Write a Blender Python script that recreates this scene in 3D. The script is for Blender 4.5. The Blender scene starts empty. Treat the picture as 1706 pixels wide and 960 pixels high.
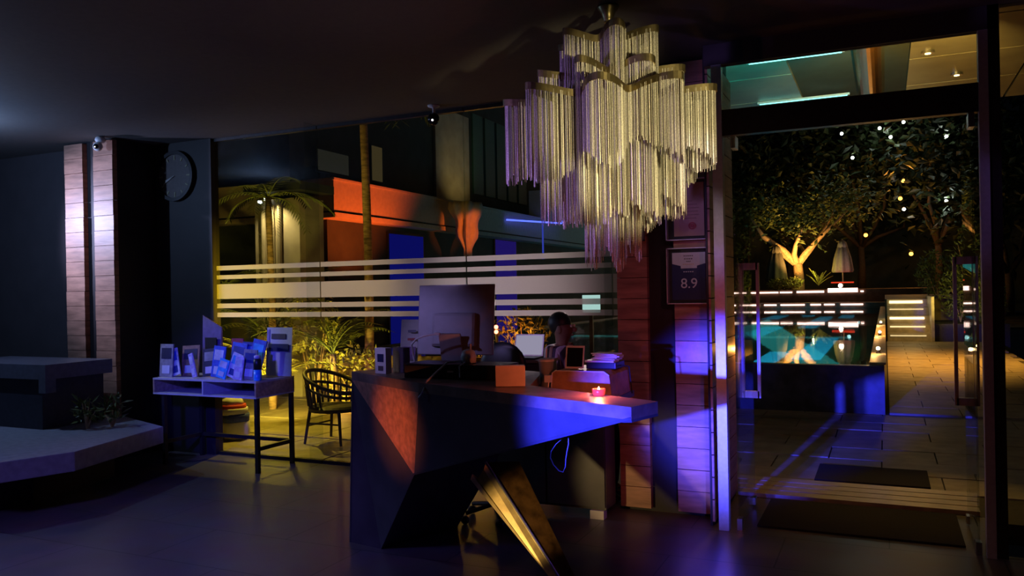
import bpy, bmesh, math, random
from mathutils import Vector, Matrix

# ------------------------------------------------------------------ camera, world, light, exposure
SC = bpy.context.scene
COL = SC.collection
R = math.radians

cd = bpy.data.cameras.new('camera')
cd.sensor_width = 36.0
cd.lens = 1350.0 / 1706.0 * 36.0
cd.shift_y = 6.0 / 1706.0
cd.clip_start = 0.05
cd.clip_end = 300
cam = bpy.data.objects.new('camera', cd)
COL.objects.link(cam)
cam.matrix_world = (Matrix.Translation((0, 0, 1.6)) @ Matrix.Rotation(R(24.7), 4, 'Z')
                    @ Matrix.Rotation(R(90), 4, 'X') @ Matrix.Rotation(R(-1.05), 4, 'Z'))
SC.camera = cam

SC.view_settings.view_transform = 'Standard'
SC.view_settings.look = 'None'
SC.view_settings.exposure = 0.0
SC.view_settings.gamma = 1.0
SC.view_settings.use_curve_mapping = False
SC.cycles.use_denoising = True
SC.cycles.max_bounces = 8
SC.cycles.transparent_max_bounces = 16
SC.cycles.caustics_reflective = False
SC.cycles.caustics_refractive = False
SC.cycles.sample_clamp_indirect = 4.0

W = bpy.data.worlds.new('night')
SC.world = W
W.use_nodes = True
W.node_tree.nodes['Background'].inputs[0].default_value = (0.30, 0.36, 0.50, 1)
W.node_tree.nodes['Background'].inputs[1].default_value = 0.0022


def lamp(name, typ, loc, col, power, size=0.1, target=None, angle=60, blend=0.6):
    l = bpy.data.lights.new(name, typ)
    l.color = col
    l.energy = power
    if typ == 'AREA':
        l.size = size
    else:
        l.shadow_soft_size = size
    if typ == 'SPOT':
        l.spot_size = R(angle)
        l.spot_blend = blend
    o = bpy.data.objects.new(name, l)
    COL.objects.link(o)
    o.location = loc
    if target:
        o.rotation_euler = (Vector(target) - Vector(loc)).to_track_quat('-Z', 'Y').to_euler()
    return o


BLUE = (0.035, 0.04, 1.0)
VIOLET = (0.20, 0.12, 1.0)
# lobby lights; several spots are unseen and added to tint one surface each
lamp('cool_wall_lamp', 'SPOT', (-8.35, 4.70, 2.50), (0.54, 0.58, 1.0), 210, 0.06, (-7.2, 5.67, 2.25), 84, 1.0)
lamp('cool_ceiling_lamp', 'POINT', (-7.45, 4.2, 2.84), (0.32, 0.52, 1.0), 48, 0.02)
lamp('blue_desk_fill', 'SPOT', (-1.6, -0.5, 1.30), BLUE, 9500, 0.04, (-1.22, 3.47, 0.95), 13, 1.0)  # unseen spot behind the camera, added to turn the desk tip blue
lamp('violet_desk_fill', 'SPOT', (-4.3, 1.6, 2.6), (0.46, 0.36, 1.0), 110, 0.05, (-2.78, 4.5, 1.32), 15, 1.0)  # added to lift the computer, leaflet and adapter; has no fixture
lamp('blue_post_fill', 'SPOT', (-0.3, 3.4, 0.15), (0.10, 0.10, 1.0), 260, 0.05, (-0.99, 5.45, 0.42), 26, 1.0)  # unseen spot added for the blue at the foot of the door post
lamp('blue_console_fill', 'SPOT', (-4.3, 2.4, 1.9), (0.06, 0.06, 1.0), 420, 0.10, (-5.75, 5.7, 0.86), 24, 0.7)  # extra unseen blue spot, added for the brochures on the console
lamp('violet_floor_fill', 'SPOT', (-4.4, 0.9, 2.9), (0.24, 0.18, 1.0), 230, 0.3, (-4.3, 3.3, 0.0), 66, 1.0)  # added without a fixture to tint the front left floor
lamp('violet_chandelier_spot', 'SPOT', (-3.6, 2.2, 2.2), (0.42, 0.24, 1.0), 120, 0.08, (-1.5, 4.4, 2.4), 27, 0.5)
lamp('warm_chandelier_spot', 'SPOT', (0.6, 2.0, 2.0), (1.0, 0.86, 0.46), 330, 0.05, (-1.30, 4.42, 2.50), 24, 0.5)
lamp('warm_leg_spot', 'SPOT', (-2.5, 2.5, 0.25), (1.0, 0.66, 0.25), 80, 0.03, (-1.95, 4.25, 0.27), 18, 0.7)
lamp('amber_desk_fill', 'SPOT', (-3.5, 2.8, 0.40), (1.0, 0.22, 0.04), 60, 0.04, (-2.66, 4.06, 0.80), 26, 1.0)  # unseen spot added to turn one desk facet orange
lamp('ruby_lobby_lamp', 'SPOT', (0.4, 2.6, 2.4), (1.0, 0.16, 0.28), 42, 0.1, (-1.40, 5.67, 1.0), 36, 0.9)
lamp('violet_staff_fill', 'SPOT', (-3.0, 2.9, 2.9), (0.62, 0.42, 1.0), 100, 0.05, (-2.33, 5.75, 1.10), 9, 1.0)  # added to bring out the seated person; has no fixture
lamp('frame_fill', 'SPOT', (-0.5, 3.0, 2.7), (1.0, 0.80, 0.85), 34, 0.03, (-1.25, 5.64, 1.85), 17, 1.0)  # unseen spot added to brighten the framed certificates
lamp('warm_floor_lamp', 'SPOT', (-0.6, 2.2, 2.6), (1.0, 0.5, 0.35), 14, 0.1, (-0.9, 4.4, 0.0), 60, 0.9)

# garden lamps, with added film backlights and soffit fills
lamp('plant_uplight', 'SPOT', (-6.9, 7.5, 0.35), (1.0, 0.72, 0.08), 420, 0.06, (-7.7, 9.2, 1.1), 110, 0.8)
lamp('film_backlight', 'SPOT', (-5.9, 8.5, 1.6), (1.0, 0.60, 0.01), 400, 0.012, (-5.95, 6.25, 1.6), 46, 1.0)  # this and the next two: added unseen spots backlighting the frosted film
lamp('film_backlight', 'SPOT', (-4.6, 8.5, 1.6), (1.0, 0.62, 0.30), 190, 0.012, (-4.6, 6.25, 1.6), 46, 1.0)
lamp('film_backlight', 'SPOT', (-3.2, 8.7, 1.6), (1.0, 0.70, 0.72), 210, 0.012, (-3.0, 6.25, 1.6), 44, 1.0)
lamp('patio_floor_lamp', 'SPOT', (-6.6, 7.6, 1.9), (1.0, 0.68, 0.06), 120, 0.012, (-6.2, 7.2, 0), 90, 0.9)
lamp('facade_flood', 'SPOT', (-7.7, 12.7, 1.5), (1.0, 0.12, 0.012), 420, 0.02, (-9.0, 12.8, 3.4), 85, 0.8)
lamp('wall_wash', 'SPOT', (-8.6, 18.4, 3.9), (1.0, 0.70, 0.20), 26, 0.02, (-10.2, 18.7, 5.0), 80, 1.0)
lamp('shrub_uplight', 'POINT', (-6.75, 9.0, 0.25), (1.0, 0.50, 0.10), 12, 0.02)
lamp('path_lamp', 'SPOT', (1.6, 18.5, 3.2), (1.0, 0.45, 0.06), 900, 0.02, (0.5, 18.5, 0), 120, 0.9)
lamp('stair_lamp', 'POINT', (0.6, 24.4, 1.3), (1.0, 0.62, 0.16), 22, 0.02)
lamp('porch_lamp', 'SPOT', (0.5, 7.9, 3.1), (1.0, 0.58, 0.12), 60, 0.02, (0.25, 6.7, 0), 40, 0.9)
lamp('porch_amber_fill', 'POINT', (-1.02, 6.50, 1.12), (1.0, 0.42, 0.08), 3, 0.012)  # bare point light added for an amber dot beside the door planks
lamp('soffit_fill', 'SPOT', (0.30, 6.0, 2.95), (1.0, 0.60, 0.12), 260, 0.02, (0.15, 7.7, 3.49), 75, 0.9)  # warm and teal spots added without fixtures to colour the soffit
lamp('soffit_fill', 'SPOT', (-0.60, 6.0, 2.95), (0.03, 0.70, 0.62), 180, 0.02, (-0.75, 7.4, 3.49), 75, 0.9)
lamp('pool_lamp', 'AREA', (-3.5, 24, 0.50), (0.06, 0.75, 0.7), 26, 6.0, (-2.5, 24, -1))
lamp('tree_uplight', 'SPOT', (-3.6, 41.6, 1.9), (1.0, 0.52, 0.12), 1300, 0.1, (-4.1, 44, 3.9), 70, 0.9)
lamp('bush_light', 'POINT', (-3.2, 42.0, 2.2), (0.9, 0.85, 0.15), 34, 0.03)
lamp('garden_glow', 'SPOT', (1.5, 23.6, 0.9), (0.95, 0.74, 0.12), 90, 0.1, (1.8, 26.5, 1.6), 70, 0.9)

# ------------------------------------------------------------------ materials
MATS = {}


def nodes(name):
    m = bpy.data.materials.new(name)
    m.use_nodes = True
    nt = m.node_tree
    return m, nt, nt.nodes['Principled BSDF'], nt.nodes['Material Output']


def mat(name, col, rough=0.5, metal=0.0, var=0.15, scale=20.0, bump=0.0, spec=0.5, stretch=(1, 1, 1), emit=None, es=0.0):
    if name in MATS:
        return MATS[name]
    m, nt, b, out = nodes(name)
    tc = nt.nodes.new('ShaderNodeTexCoord')
    mp = nt.nodes.new('ShaderNodeMapping')
    mp.inputs['Scale'].default_value = stretch
    nt.links.new(tc.outputs['Object'], mp.inputs[0])
    no = nt.nodes.new('ShaderNodeTexNoise')
    no.inputs['Scale'].default_value = scale
    no.inputs['Detail'].default_value = 4
    nt.links.new(mp.outputs[0], no.inputs['Vector'])
    rp = nt.nodes.new('ShaderNodeValToRGB')
    rp.color_ramp.elements[0].position = 0.3
    rp.color_ramp.elements[1].position = 0.7
    lo = [max(0, c * (1 - var)) for c in col]
    hi = [min(1, c * (1 + var)) for c in col]
    rp.color_ramp.elements[0].color = (*lo, 1)
    rp.color_ramp.elements[1].color = (*hi, 1)
    nt.links.new(no.outputs['Fac'], rp.inputs[0])
    nt.links.new(rp.outputs[0], b.inputs['Base Color'])
    b.inputs['Roughness'].default_value = rough
    b.inputs['Metallic'].default_value = metal
    b.inputs['Specular IOR Level'].default_value = spec
    if bump:
        bp = nt.nodes.new('ShaderNodeBump')
        bp.inputs['Strength'].default_value = bump
        bp.inputs['Distance'].default_value = 0.01
        nt.links.new(no.outputs['Fac'], bp.inputs['Height'])
        nt.links.new(bp.outputs[0], b.inputs['Normal'])
    if emit:
        b.inputs['Emission Color'].default_value = (*emit, 1)
        b.inputs['Emission Strength'].default_value = es
    MATS[name] = m
    return m


def glass_mat(name, tint=(1, 1, 1), rough=0.0, gain=1.0, ior=1.45):
    m, nt, b, out = nodes(name)
    nt.nodes.remove(b)
    ge = nt.nodes.new('ShaderNodeNewGeometry')
    mr = nt.nodes.new('ShaderNodeMapRange')
    mr.inputs['To Min'].default_value = ior
    mr.inputs['To Max'].default_value = 1.0 / ior
    nt.links.new(ge.outputs['Backfacing'], mr.inputs['Value'])
    fr = nt.nodes.new('ShaderNodeFresnel')
    nt.links.new(mr.outputs[0], fr.inputs['IOR'])
    ml = nt.nodes.new('ShaderNodeMath')
    ml.operation = 'MULTIPLY'
    ml.use_clamp = True
    ml.inputs[1].default_value = gain
    nt.links.new(fr.outputs[0], ml.inputs[0])
    tr = nt.nodes.new('ShaderNodeBsdfTransparent')
    tr.inputs[0].default_value = (*tint, 1)
    gl = nt.nodes.new('ShaderNodeBsdfGlossy')
    gl.inputs['Roughness'].default_value = rough
    mx = nt.nodes.new('ShaderNodeMixShader')
    nt.links.new(ml.outputs[0], mx.inputs[0])
    nt.links.new(tr.outputs[0], mx.inputs[1])
    nt.links.new(gl.outputs[0], mx.inputs[2])
    nt.links.new(mx.outputs[0], out.inputs[0])
    return m, nt, gl


GLASS, _, _ = glass_mat('clear_glass', (0.93, 0.96, 0.95))
ACRYL, _, _ = glass_mat('acrylic', (0.96, 0.97, 1.0), 0.05, 2.0)
WATER, wnt, wgl = glass_mat('pool_water', (0.72, 0.95, 0.97), 0.02, 1.0, 1.33)
wn = wnt.nodes.new('ShaderNodeTexNoise')
wn.inputs['Scale'].default_value = 1.6
wtc = wnt.nodes.new('ShaderNodeTexCoord')
wnt.links.new(wtc.outputs['Object'], wn.inputs['Vector'])
wb = wnt.nodes.new('ShaderNodeBump')
wb.inputs['Strength'].default_value = 0.02
wb.inputs['Distance'].default_value = 0.05
wnt.links.new(wn.outputs['Fac'], wb.inputs['Height'])
wnt.links.new(wb.outputs[0], wgl.inputs['Normal'])


def film_mat():
    m, nt, b, out = nodes('frosted_film')
    nt.nodes.remove(b)
    d = nt.nodes.new('ShaderNodeBsdfDiffuse')
    t = nt.nodes.new('ShaderNodeBsdfTranslucent')
    tr = nt.nodes.new('ShaderNodeBsdfTransparent')
    no = nt.nodes.new('ShaderNodeTexNoise')
    no.inputs['Scale'].default_value = 60
    rp = nt.nodes.new('ShaderNodeValToRGB')
    rp.color_ramp.elements[0].color = (0.70, 0.70, 0.70, 1)
    rp.color_ramp.elements[1].color = (0.82, 0.82, 0.82, 1)
    nt.links.new(no.outputs['Fac'], rp.inputs[0])
    nt.links.new(rp.outputs[0], d.inputs[0])
    nt.links.new(rp.outputs[0], t.inputs[0])
    m1 = nt.nodes.new('ShaderNodeMixShader')
    m1.inputs[0].default_value = 0.5
    m2 = nt.nodes.new('ShaderNodeMixShader')
    m2.inputs[0].default_value = 0.12
    nt.links.new(d.outputs[0], m1.inputs[1])
    nt.links.new(t.outputs[0], m1.inputs[2])
    nt.links.new(m1.outputs[0], m2.inputs[1])
    nt.links.new(tr.outputs[0], m2.inputs[2])
    nt.links.new(m2.outputs[0], out.inputs[0])
    return m


FILM = film_mat()


def emis(name, col, s):
    if name in MATS:
        return MATS[name]
    m, nt, b, out = nodes(name)
    nt.nodes.remove(b)
    e = nt.nodes.new('ShaderNodeEmission')
    e.inputs[0].default_value = (*col, 1)
    e.inputs[1].default_value = s
    nt.links.new(e.outputs[0], out.inputs[0])
    MATS[name] = m
    return m


def stripe_mat(name, c1, c2, scale, axis='X'):
    m, nt, b, out = nodes(name)
    tc = nt.nodes.new('ShaderNodeTexCoord')
    wv = nt.nodes.new('ShaderNodeTexWave')
    wv.bands_direction = axis
    wv.inputs['Scale'].default_value = scale
    wv.inputs['Distortion'].default_value = 0.6
    nt.links.new(tc.outputs['Object'], wv.inputs['Vector'])
    rp = nt.nodes.new('ShaderNodeValToRGB')
    rp.color_ramp.elements[0].position = 0.45
    rp.color_ramp.elements[1].position = 0.55
    rp.color_ramp.elements[0].color = (*c1, 1)
    rp.color_ramp.elements[1].color = (*c2, 1)
    nt.links.new(wv.outputs['Fac'], rp.inputs[0])
    nt.links.new(rp.outputs[0], b.inputs['Base Color'])
    b.inputs['Roughness'].default_value = 0.8
    return m


def floor_mat(name, c1, c2, mortar, scale, bw, bh, rough):
    m, nt, b, out = nodes(name)
    tc = nt.nodes.new('ShaderNodeTexCoord')
    br = nt.nodes.new('ShaderNodeTexBrick')
    br.inputs['Color1'].default_value = (*c1, 1)
    br.inputs['Color2'].default_value = (*c2, 1)
    br.inputs['Mortar'].default_value = (*mortar, 1)
    br.inputs['Scale'].default_value = scale
    br.inputs['Mortar Size'].default_value = 0.004
    br.inputs['Brick Width'].default_value = bw
    br.inputs['Row Height'].default_value = bh
    nt.links.new(tc.outputs['Object'], br.inputs['Vector'])
    no = nt.nodes.new('ShaderNodeTexNoise')
    no.inputs['Scale'].default_value = 3.5
    no.inputs['Detail'].default_value = 8
    nt.links.new(tc.outputs['Object'], no.inputs['Vector'])
    mx = nt.nodes.new('ShaderNodeMixRGB')
    mx.blend_type = 'MULTIPLY'
    mx.inputs[0].default_value = 0.55
    nt.links.new(br.outputs[0], mx.inputs[1])
    nt.links.new(no.outputs['Color'], mx.inputs[2])
    nt.links.new(mx.outputs[0], b.inputs['Base Color'])
    mr = nt.nodes.new('ShaderNodeMapRange')
    mr.inputs['To Min'].default_value = rough - 0.08
    mr.inputs['To Max'].default_value = rough + 0.12
    nt.links.new(no.outputs['Fac'], mr.inputs['Value'])
    nt.links.new(mr.outputs[0], b.inputs['Roughness'])
    return m


M = dict(
    floor=floor_mat('lobby_floor', (0.20, 0.17, 0.17), (0.17, 0.15, 0.15), (0.05, 0.05, 0.05), 1.0, 1.2, 0.6, 0.34),
    ceiling=mat('ceiling_paint', (0.12, 0.105, 0.095), 0.8, var=0.06),
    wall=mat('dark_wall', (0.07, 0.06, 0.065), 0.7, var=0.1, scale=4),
    wood=mat('plank_wood', (0.42, 0.22, 0.15), 0.45, var=0.30, scale=3, stretch=(1.5, 1.5, 9), bump=0.1),
    gap=mat('dark_gap', (0.015, 0.012, 0.014), 0.6),
    steel=mat('brushed_steel', (0.62, 0.62, 0.66), 0.28, 1.0, 0.08, 60),
    satin=mat('satin_metal', (0.66, 0.66, 0.72), 0.42, 0.5, 0.08, 40),
    dark_steel=mat('dark_steel', (0.05, 0.045, 0.045), 0.4, 0.6, 0.15),
    brass=mat('aged_brass', (0.36, 0.28, 0.13), 0.35, 0.9, 0.2, 30),
    chain=mat('fine_chain', (0.72, 0.66, 0.52), 0.45, 0.45, 0.35, 160),
    desk=mat('desk_lacquer', (0.075, 0.075, 0.085), 0.36, 0.0, 0.2, 6),
    copper=mat('desk_copper', (0.70, 0.36, 0.22), 0.42, 0.35, 0.25, 25),
    slab=mat('desk_slab', (0.24, 0.165, 0.13), 0.4, 0.1, 0.3, 12, bump=0.05),
    gold=mat('worn_gold', (0.75, 0.55, 0.24), 0.40, 0.75, 0.4, 9),
    console=mat('console_white', (0.55, 0.52, 0.52), 0.5, var=0.1),
    conwood=mat('console_wood', (0.40, 0.27, 0.20), 0.5, var=0.3, scale=5, stretch=(1, 6, 6)),
    black=mat('black_plastic', (0.012, 0.012, 0.014), 0.4),
    rubber=mat('dark_rubber', (0.02, 0.02, 0.022), 0.85),
    white=mat('white_plastic', (0.75, 0.75, 0.78), 0.45, var=0.04),
    paper=mat('paper', (0.80, 0.78, 0.76), 0.8, var=0.06),
    cream=mat('cream_card', (0.78, 0.62, 0.42), 0.7, var=0.06),
    tan=mat('tan_leather', (0.50, 0.28, 0.17), 0.5, var=0.3, scale=14, bump=0.1),
    alu=mat('aluminium_back', (0.22, 0.22, 0.24), 0.42, 0.4, 0.05),
    skin=mat('skin', (0.20, 0.10, 0.07), 0.55, var=0.1),
    hair=mat('hair', (0.01, 0.008, 0.008), 0.5, var=0.2, scale=80),
    trousers=mat('dark_trousers', (0.02, 0.02, 0.03), 0.85),
    rattan=mat('rattan', (0.05, 0.035, 0.025), 0.6, var=0.3, scale=60),
    stone=mat('paving_stone', (0.36, 0.30, 0.22), 0.55, var=0.22, scale=5, bump=0.15),
    ground=mat('dark_joint', (0.07, 0.06, 0.05), 0.85),
    poolwall=mat('pool_wall_tile', (0.05, 0.05, 0.07), 0.35, var=0.5, scale=7),
    poolfloor=mat('pool_floor_tile', (0.03, 0.16, 0.16), 0.5, var=0.3, scale=4),
    coping=mat('pale_coping', (0.55, 0.45, 0.32), 0.5, var=0.2, scale=8),
    deck=mat('deck_wood', (0.16, 0.09, 0.06), 0.6, var=0.3, scale=5),
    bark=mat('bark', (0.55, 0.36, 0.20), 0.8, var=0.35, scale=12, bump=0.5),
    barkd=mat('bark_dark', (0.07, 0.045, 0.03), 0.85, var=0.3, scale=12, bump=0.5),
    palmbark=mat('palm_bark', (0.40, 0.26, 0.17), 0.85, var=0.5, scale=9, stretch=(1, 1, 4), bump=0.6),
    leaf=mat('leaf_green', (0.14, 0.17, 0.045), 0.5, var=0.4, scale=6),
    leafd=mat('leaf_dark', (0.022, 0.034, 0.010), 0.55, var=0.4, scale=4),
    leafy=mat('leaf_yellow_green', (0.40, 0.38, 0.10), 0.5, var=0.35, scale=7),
    canvas=mat('canvas', (0.55, 0.43, 0.36), 0.9, var=0.12, scale=10),
    canvasd=mat('canvas_grey', (0.15, 0.13, 0.10), 0.9, var=0.12, scale=10),
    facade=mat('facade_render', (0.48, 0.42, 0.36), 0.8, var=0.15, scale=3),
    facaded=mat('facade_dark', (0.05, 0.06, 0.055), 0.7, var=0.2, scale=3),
    fascia=mat('fascia_render', (0.62, 0.50, 0.42), 0.75, var=0.08, scale=12),
    soffit=mat('soffit_panel', (0.30, 0.27, 0.20), 0.35, 0.3, 0.2, 3),
    coppipe=mat('copper_trough', (0.62, 0.28, 0.10), 0.25, 0.9, 0.1, 10),
    mat_in=mat('door_mat', (0.018, 0.015, 0.016), 0.95, var=0.4, scale=150, bump=0.5),
    decking=mat('threshold_slat', (0.55, 0.46, 0.32), 0.4, 0.2, 0.2, 10, stretch=(1, 6, 1)),
    navy=mat('navy_card', (0.02, 0.022, 0.10), 0.4, var=0.08),
    lilac=mat('pale_card', (0.72, 0.66, 0.74), 0.6, var=0.04),
    sepia=mat('certificate_paper', (0.74, 0.52, 0.34), 0.7, var=0.07, scale=5),
    seal=mat('red_seal', (0.55, 0.10, 0.10), 0.6),
    ink=mat('printed_ink', (0.10, 0.07, 0.10), 0.7),
    bench=mat('bench_stone', (0.34, 0.33, 0.38), 0.5, var=0.15, scale=18),
    screen=mat('dark_screen', (0.008, 0.008, 0.012), 0.12),
)


# ------------------------------------------------------------------ mesh helpers
class MB:
    """collects shapes; build() links them as one mesh object"""

    def __init__(self):
        self.v, self.f = [], []

    def add(self, vs, fs):
        n = len(self.v)
        self.v += [tuple(p) for p in vs]
        self.f += [tuple(i + n for i in q) for q in fs]
        return self

    def box(self, x0, x1, y0, y1, z0, z1):
        vs = [(x, y, z) for z in (z0, z1) for y in (y0, y1) for x in (x0, x1)]
        return self.add(vs, [(0, 2, 3, 1), (4, 5, 7, 6), (0, 1, 5, 4), (2, 6, 7, 3), (0, 4, 6, 2), (1, 3, 7, 5)])

    def obox(self, c, size, rot=(0, 0, 0)):
        m = Matrix.Translation(c)
        for ax, a in zip('XYZ', rot):
            pass
        m = m @ Matrix.Rotation(R(rot[2]), 4, 'Z') @ Matrix.Rotation(R(rot[1]), 4, 'Y') @ Matrix.Rotation(R(rot[0]), 4, 'X')
        s = [q / 2 for q in size]
        vs = [m @ Vector((x, y, z)) for z in (-s[2], s[2]) for y in (-s[1], s[1]) for x in (-s[0], s[0])]
        return self.add(vs, [(0, 2, 3, 1), (4, 5, 7, 6), (0, 1, 5, 4), (2, 6, 7, 3), (0, 4, 6, 2), (1, 3, 7, 5)])

    def prism(self, poly, z0, z1):
        n = len(poly)
        vs = [(x, y, z0) for x, y in poly] + [(x, y, z1) for x, y in poly]
        fs = [tuple(range(n - 1, -1, -1)), tuple(range(n, 2 * n))]
        fs += [(i, (i + 1) % n, (i + 1) % n + n, i + n) for i in range(n)]
        return self.add(vs, fs)

    def tube(self, pts, r, seg=8, caps=True):
        pts = [Vector(p) for p in pts]
        rs = r if isinstance(r, (list, tuple)) else [r] * len(pts)
        vs, fs = [], []
        for i, p in enumerate(pts):
            t = (pts[min(i + 1, len(pts) - 1)] - pts[max(i - 1, 0)]).normalized()
            a = Vector((0, 0, 1)) if abs(t.z) < 0.95 else Vector((1, 0, 0))
            u = t.cross(a).normalized()
            w = t.cross(u)
            for k in range(seg):
                an = 2 * math.pi * k / seg
                vs.append(p + (u * math.cos(an) + w * math.sin(an)) * rs[i])
        for i in range(len(pts) - 1):
            for k in range(seg):
                k2 = (k + 1) % seg
                fs.append((i * seg + k, i * seg + k2, (i + 1) * seg + k2, (i + 1) * seg + k))
        if caps:
            fs.append(tuple(range(seg - 1, -1, -1)))
            fs.append(tuple(range((len(pts) - 1) * seg, len(pts) * seg)))
        return self.add(vs, fs)

    def lathe(self, prof, c=(0, 0, 0), seg=24, caps=True, fold=0, amp=0):
        vs, fs = [], []
        for r, z in prof:
            for k in range(seg):
                a = 2 * math.pi * k / seg
                rr = r * (1 + amp * math.cos(fold * a)) if fold else r
                vs.append((c[0] + rr * math.cos(a), c[1] + rr * math.sin(a), c[2] + z))
        for i in range(len(prof) - 1):
            for k in range(seg):
                k2 = (k + 1) % seg
                fs.append((i * seg + k, i * seg + k2, (i + 1) * seg + k2, (i + 1) * seg + k))
        if caps:
            fs.append(tuple(range(seg - 1, -1, -1)))
            fs.append(tuple(range((len(prof) - 1) * seg, len(prof) * seg)))
        return self.add(vs, fs)

    def ball(self, c, r, seg=12, rings=8, sc=(1, 1, 1)):
        prof = []
        vs, fs = [], []
        for i in range(rings + 1):
            th = math.pi * i / rings
            for k in range(seg):
                a = 2 * math.pi * k / seg
                vs.append((c[0] + sc[0] * r * math.sin(th) * math.cos(a), c[1] + sc[1] * r * math.sin(th) * math.sin(a), c[2] - sc[2] * r * math.cos(th)))
        for i in range(rings):
            for k in range(seg):
                k2 = (k + 1) % seg
                fs.append((i * seg + k, i * seg + k2, (i + 1) * seg + k2, (i + 1) * seg + k))
        return self.add(vs, fs)

    def leaf(self, p, d, n, L, w):
        """a folded leaf blade from p along d"""
        d = Vector(d).normalized()
        s = d.cross(Vector(n))
        if s.length < 1e-4:
            s = d.cross(Vector((1, 0.3, 0)))
        s.normalize()
        u = s.cross(d)
        p = Vector(p)
        a = p + d * L * 0.5 + s * w / 2 + u * w * 0.15
        b = p + d * L * 0.5 - s * w / 2 + u * w * 0.15
        return self.add([p, a, p + d * L, b], [(0, 1, 2), (0, 2, 3)])

    def build(self, name, material, parent=None, local=False, smooth=False, bevel=0.0):
        off = Vector((0, 0, 0))
        if parent is not None and not local:
            q = parent
            while q is not None:
                off += q.location
                q = q.parent
        me = bpy.data.meshes.new(name)
        me.from_pydata([Vector(v) - off for v in self.v], [], self.f)
        bm = bmesh.new()
        bm.from_mesh(me)
        if bevel:
            bmesh.ops.remove_doubles(bm, verts=bm.verts, dist=1e-5)
            bmesh.ops.bevel(bm, geom=bm.edges[:], offset=bevel, segments=2, affect='EDGES', profile=0.7)
        bmesh.ops.recalc_face_normals(bm, faces=bm.faces)
        bm.to_mesh(me)
        bm.free()
        if smooth:
            for p in me.polygons:
                p.use_smooth = True
        me.materials.append(material)
        o = bpy.data.objects.new(name, me)
        COL.objects.link(o)
        if parent is not None:
            o.parent = parent
        return o


def tag(o, label=None, cat=None, group=None, kind=None):
    if label:
        o['label'] = label
    if cat:
        o['category'] = cat
    if group:
        o['group'] = group
    if kind:
        o['kind'] = kind
    return o


def thing(name, loc, label, cat, group=None, rz=0.0):
    o = bpy.data.objects.new(name, None)
    COL.objects.link(o)
    o.location = loc
    o.rotation_euler = (0, 0, R(rz))
    o.empty_display_size = 0.1
    return tag(o, label, cat, group)


def copy_tree(o, parent=None):
    c = o.copy()
    COL.objects.link(c)
    c.parent = parent
    for ch in o.children:
        copy_tree(ch, c)
    return c


def struct(mb, name, material, parent=None, label=None, **k):
    o = mb.build(name, material, parent, **k)
    if parent is None:
        tag(o, label, kind='structure')
    return o


def text_mesh(name, s, size, material, parent, loc, rot, extrude=0.0008):
    cu = bpy.data.curves.new(name, 'FONT')
    cu.body = s
    cu.size = size
    cu.extrude = extrude
    cu.align_x = 'CENTER'
    cu.align_y = 'CENTER'
    to = bpy.data.objects.new(name + '_tmp', cu)
    COL.objects.link(to)
    bpy.context.view_layer.update()
    me = bpy.data.meshes.new_from_object(to.evaluated_get(bpy.context.evaluated_depsgraph_get()))
    bpy.data.objects.remove(to)
    me.materials.clear()
    me.materials.append(material)
    o = bpy.data.objects.new(name, me)
    COL.objects.link(o)
    o.parent = parent
    off = Vector((0, 0, 0))
    q = parent
    while q is not None:
        off += q.location
        q = q.parent
    o.location = Vector(loc) - off
    o.rotation_euler = tuple(R(a) for a in rot)
    return o


# ------------------------------------------------------------------ room shell
CH = 3.21
GY = 6.25      # glass wall
DY = 5.45      # door plane
PY = 5.67      # face of the plank columns
struct(MB().prism([(-10.5, -2.5), (4, -2.5), (4, 5.5), (0.6, 5.5), (0.6, 6.35), (-1.07, 6.35), (-1.07, 6.27), (-10.5, 6.27)], -0.12, 0), 'floor', M['floor'])
struct(MB().prism([(-10.5, -2.5), (4, -2.5), (4, 5.52), (-1.07, 5.52), (-1.07, 6.30), (-10.5, 6.30)], CH, CH + 0.15), 'ceiling', M['ceiling'])
struct(MB().box(-10.5, -10.4, -2.5, 6.0, 0, CH), 'wall_left', M['wall'])
struct(MB().box(-10.5, 4, -2.6, -2.5, 0, CH), 'wall_behind', M['wall'])
struct(MB().box(3.9, 4.0, -2.5, 5.5, 0, CH), 'wall_right', M['wall'])
wl = struct(MB().box(-10.5, -7.66, 5.95, 6.05, 0, CH), 'wall_front', M['wall'])
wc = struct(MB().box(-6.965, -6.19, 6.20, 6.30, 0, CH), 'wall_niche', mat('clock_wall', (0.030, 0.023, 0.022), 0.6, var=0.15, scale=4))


def column(name, x0, w1, g, w2, label):
    x3 = x0 + w1 + g + w2
    core = struct(MB().box(x0 + 0.005, x3 - 0.005, PY + 0.05, 6.30, 0, CH), name, M['gap'])
    mb = MB().box(0, w1, PY, PY + 0.055, 0, 0.146)
    n = 0
    rr = random.Random(5)
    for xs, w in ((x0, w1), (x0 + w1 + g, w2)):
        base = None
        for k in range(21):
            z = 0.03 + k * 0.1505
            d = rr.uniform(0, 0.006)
            o = MB().box(xs, xs + w, PY - d, PY + 0.05, z, z + 0.146).build('plank', M['wood'] if not (name == 'column_right' and w == w2 and k == 7) else mat('orange_plank', (0.80, 0.27, 0.10), 0.3, var=0.3, scale=12), core)  # one plank is more orange and glossier than the rest
    return core


column('column_left', -7.655, 0.27, 0.158, 0.275, '')
column('column_right', -1.765, 0.223, 0.195, 0.272, '')
# plank cladding on the return of the right column, seen through the open leaf
ret = struct(MB().box(-1.09, -1.075, 5.5, 6.42, 0, CH), 'wall_return', M['gap'])
for k in range(21):
    MB().box(-1.078, -1.060, 5.50, 6.42, 0.03 + k * 0.1505, 0.03 + k * 0.1505 + 0.143).build('plank', M['wood'], ret)

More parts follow.
